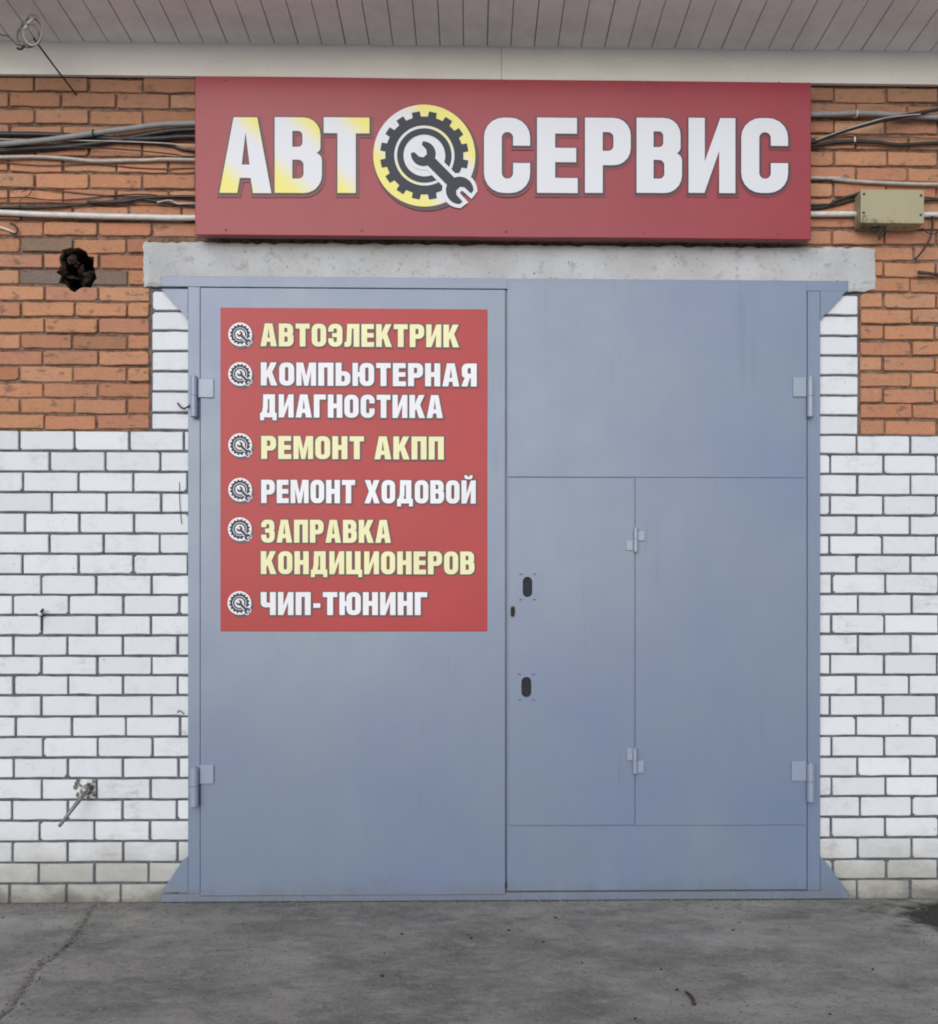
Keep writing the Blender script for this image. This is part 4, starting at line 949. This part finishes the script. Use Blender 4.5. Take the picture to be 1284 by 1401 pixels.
# small fittings in the white brick
def pipe_stub():
    t = thing('broken_pipe', 'short steel pipe poking down from broken mortar in the white brick left of the gate', 'pipe', WV(118, 1080, 0.0)); O = Vector(t.location)
    bm = bmesh.new()
    tube(bm, [WV(120, 1082, 0.02)-O, WV(116, 1086, -0.05)-O, WV(100, 1106, -0.10)-O, WV(81, 1131, -0.14)-O], lambda u: 0.0125-0.005*u, 10, 5); from_bm('pipe', bm, STEEL, t, smooth=True)
    bm = bmesh.new(); tube(bm, [WV(119, 1078, 0.01)-O, WV(118, 1080, -0.03)-O, WV(115, 1083, -0.06)-O], 0.020, 12, 4); from_bm('collar', bm, simple('scratched_steel', (0.30, 0.29, 0.28), 0.45, 0.5, 0.5, 70, 0.5), t, smooth=True)
    bm = bmesh.new()
    for i in range(22):
        c = WV(117+random.uniform(-14, 13), 1079+random.uniform(-12, 13), -0.004)-O
        m4 = Matrix.Translation(c) @ Matrix.Rotation(random.uniform(0, 3), 4, 'Y') @ Matrix.Diagonal((random.uniform(.006, .015), 0.008, random.uniform(.005, .011), 1)); bmesh.ops.create_icosphere(bm, subdivisions=1, radius=1, matrix=m4)
    o = from_bm('crumbled_mortar', bm, mat_mortar('crumbled_mortar', (0.05, 0.048, 0.045), (0.42, 0.41, 0.39)), t); o['kind'] = 'stuff'
    bm = bmesh.new(); c = WV(124, 1069, -0.012)-O; bx(bm, c.x-0.014, c.x+0.012, c.y-0.008, 0.0, c.z-0.008, c.z+0.009, 0.003); from_bm('plastic_plug', bm, WHITEPIPE, t)
pipe_stub()
t = thing('wall_anchor', 'small white anchor with a dark nail in the white brick left of the gate', 'wall anchor', WV(56, 840, 0.0)); O = Vector(t.location)
bm = bmesh.new(); tube(bm, [WV(56, 840, 0.01)-O, WV(55, 840.5, -0.03)-O], 0.010, 10, 1); from_bm('plug', bm, WHITEPIPE, t, smooth=True)
bm = bmesh.new(); tube(bm, [WV(56.5, 837, -0.005)-O, WV(59, 834, -0.04)-O], 0.006, 8, 1); from_bm('nail', bm, RUST, t, smooth=True)
bm = bmesh.new(); tube(bm, [WV(57, 843, -0.004)-O, WV(57.2, 852, -0.006)-O, WV(57, 862, -0.003)-O], 0.0035, 6, 2); from_bm('wire_end', bm, RUST, t, smooth=True)
cable('bent_wire', [(243, 551, 0.005), (247, 556, -0.02), (252, 559, -0.03), (258, 556, -0.03), (263, 552, -0.03)], 0.004, RUST, 'bent dark wire stub beside the upper left gate hinge', 'wire', wob=0)
tag(bpy.data.objects[-1] if False else tube_obj('brick_hook', [WV(243, 975, 0.0), WV(245, 972, -0.012), WV(249, 974, -0.014), WV(252, 977, -0.006)], 0.0022, RUST), 'tiny dark wire hook in the white brick beside the left gate post', 'hook')
tag(tube_obj('thin_wire', [WV(246, 660, -0.002), WV(246, 680, -0.008), WV(247, 700, -0.006), WV(249, 717, -0.002)], 0.0016, RUST), 'thin dark wire hanging straight down the white brick left of the gate', 'wire')

# ------------------------------------------------------------------ grit on the ground
def stone(r, seed, flat=0.6):
    rg = random.Random(seed); bm = bmesh.new(); bmesh.ops.create_icosphere(bm, subdivisions=1, radius=r)
    for v in bm.verts: v.co *= rg.uniform(0.7, 1.25); v.co.z *= flat
    return bm
protos = []
for k in range(3):
    bm = stone(0.008, k); me = bpy.data.meshes.new('pebble'); bm.to_mesh(me); bm.free(); me.materials.append(GRIT_D); protos.append(me)
def gz(x, y): return float(ZG[int(np.argmin(np.abs(YG-y))), int(np.argmin(np.abs(XG-x)))])
dk = [(645, 1286, 'dark grit chip straight below the right edge of the poster, left of the seam'), (696, 1275, 'dark grit chip on the concrete straight below the seam between the gate leaves'),
      (744, 1290, 'dark grit chip below the lock holes, just right of the seam line of the gate'), (797, 1319, 'dark grit chip alone in mid concrete below the wicket door'),
      (927, 1354, 'dark grit chip close to the upper end of the short twig'), (760, 1257, 'dark grit chip nearest the gate sill below the wicket door'),
      (1003, 1274, 'dark grit chip near the sill below the wide right hand gate panel'), (1136, 1386, 'dark grit chip at the bottom edge, lowest on the right side of the concrete'),
      (550, 1280, 'dark grit chip below the middle of the left gate leaf, nearer the sill'), (523, 1335, 'dark grit chip below the middle of the left gate leaf, farther from the sill'),
      (1194, 1326, 'dark grit chip farthest right on the concrete, below the dark stain'), (905, 1327, 'dark grit chip between the wicket hinges line and the short twig')]
for i, (px, py, lb) in enumerate(dk):
    x, y = G(px, py); o = link('pebble', protos[i % 3], None, None, (x, y, gz(x, y)+0.003)); o.rotation_euler = (0, 0, i*1.3); s_ = (0.8, 0.95, 0.7, 0.6)[i % 4]; o.scale = (s_*1.2, s_, s_)
    tag(o, lb, 'pebble', 'dark chips of grit on the concrete')
x, y = G(945, 1366); p0 = Vector((*G(939, 1359), 0)); p1 = Vector((*G(950, 1375), 0)); p0.z = gz(p0.x, p0.y)+0.006; p1.z = gz(p1.x, p1.y)+0.006
tag(tube_obj('twig', [p0, (p0+p1)/2+Vector((0.004, 0, 0.004)), p1], lambda u: 0.0045+0.003*u, RUST), 'short dark twig on the concrete near the bottom edge right of centre', 'twig')
gb = bmesh.new(); rg = random.Random(5)
for i in range(2300):
    x = rg.uniform(-2.5, 2.5); y = -abs(rg.gauss(0, 0.35)) if rg.random() < 0.55 else rg.uniform(-1.7, 0)
    if i > 1500: y = -0.012-abs(rg.gauss(0, 0.022))
    elif i % 5 == 0: q_ = cp[rg.randrange(len(cp))]; x, y = q_[0]+rg.gauss(0, .02), q_[1]+rg.gauss(0, .02)
    if y < -1.7 or y > -0.006: continue
    r = rg.uniform(0.0015, 0.0048)*(1 if rg.random() < 0.93 else 1.6)
    q = bmesh.ops.create_icosphere(gb, subdivisions=1, radius=r, matrix=Matrix.Translation((x, y, gz(x, y)+r*0.3)) @ Matrix.Rotation(rg.uniform(0, 3), 4, 'Z') @ Matrix.Diagonal((rg.uniform(.8, 1.6), 1, 0.6, 1)))
    for f in {f for v in q['verts'] for f in v.link_faces}: f.material_index = 1 if rg.random() < 0.22 else 0
o = from_bm('gravel', gb, GRIT_L); o.data.materials.append(GRIT_D); o['kind'] = 'stuff'; o['label'] = 'fine loose grit scattered over the concrete'
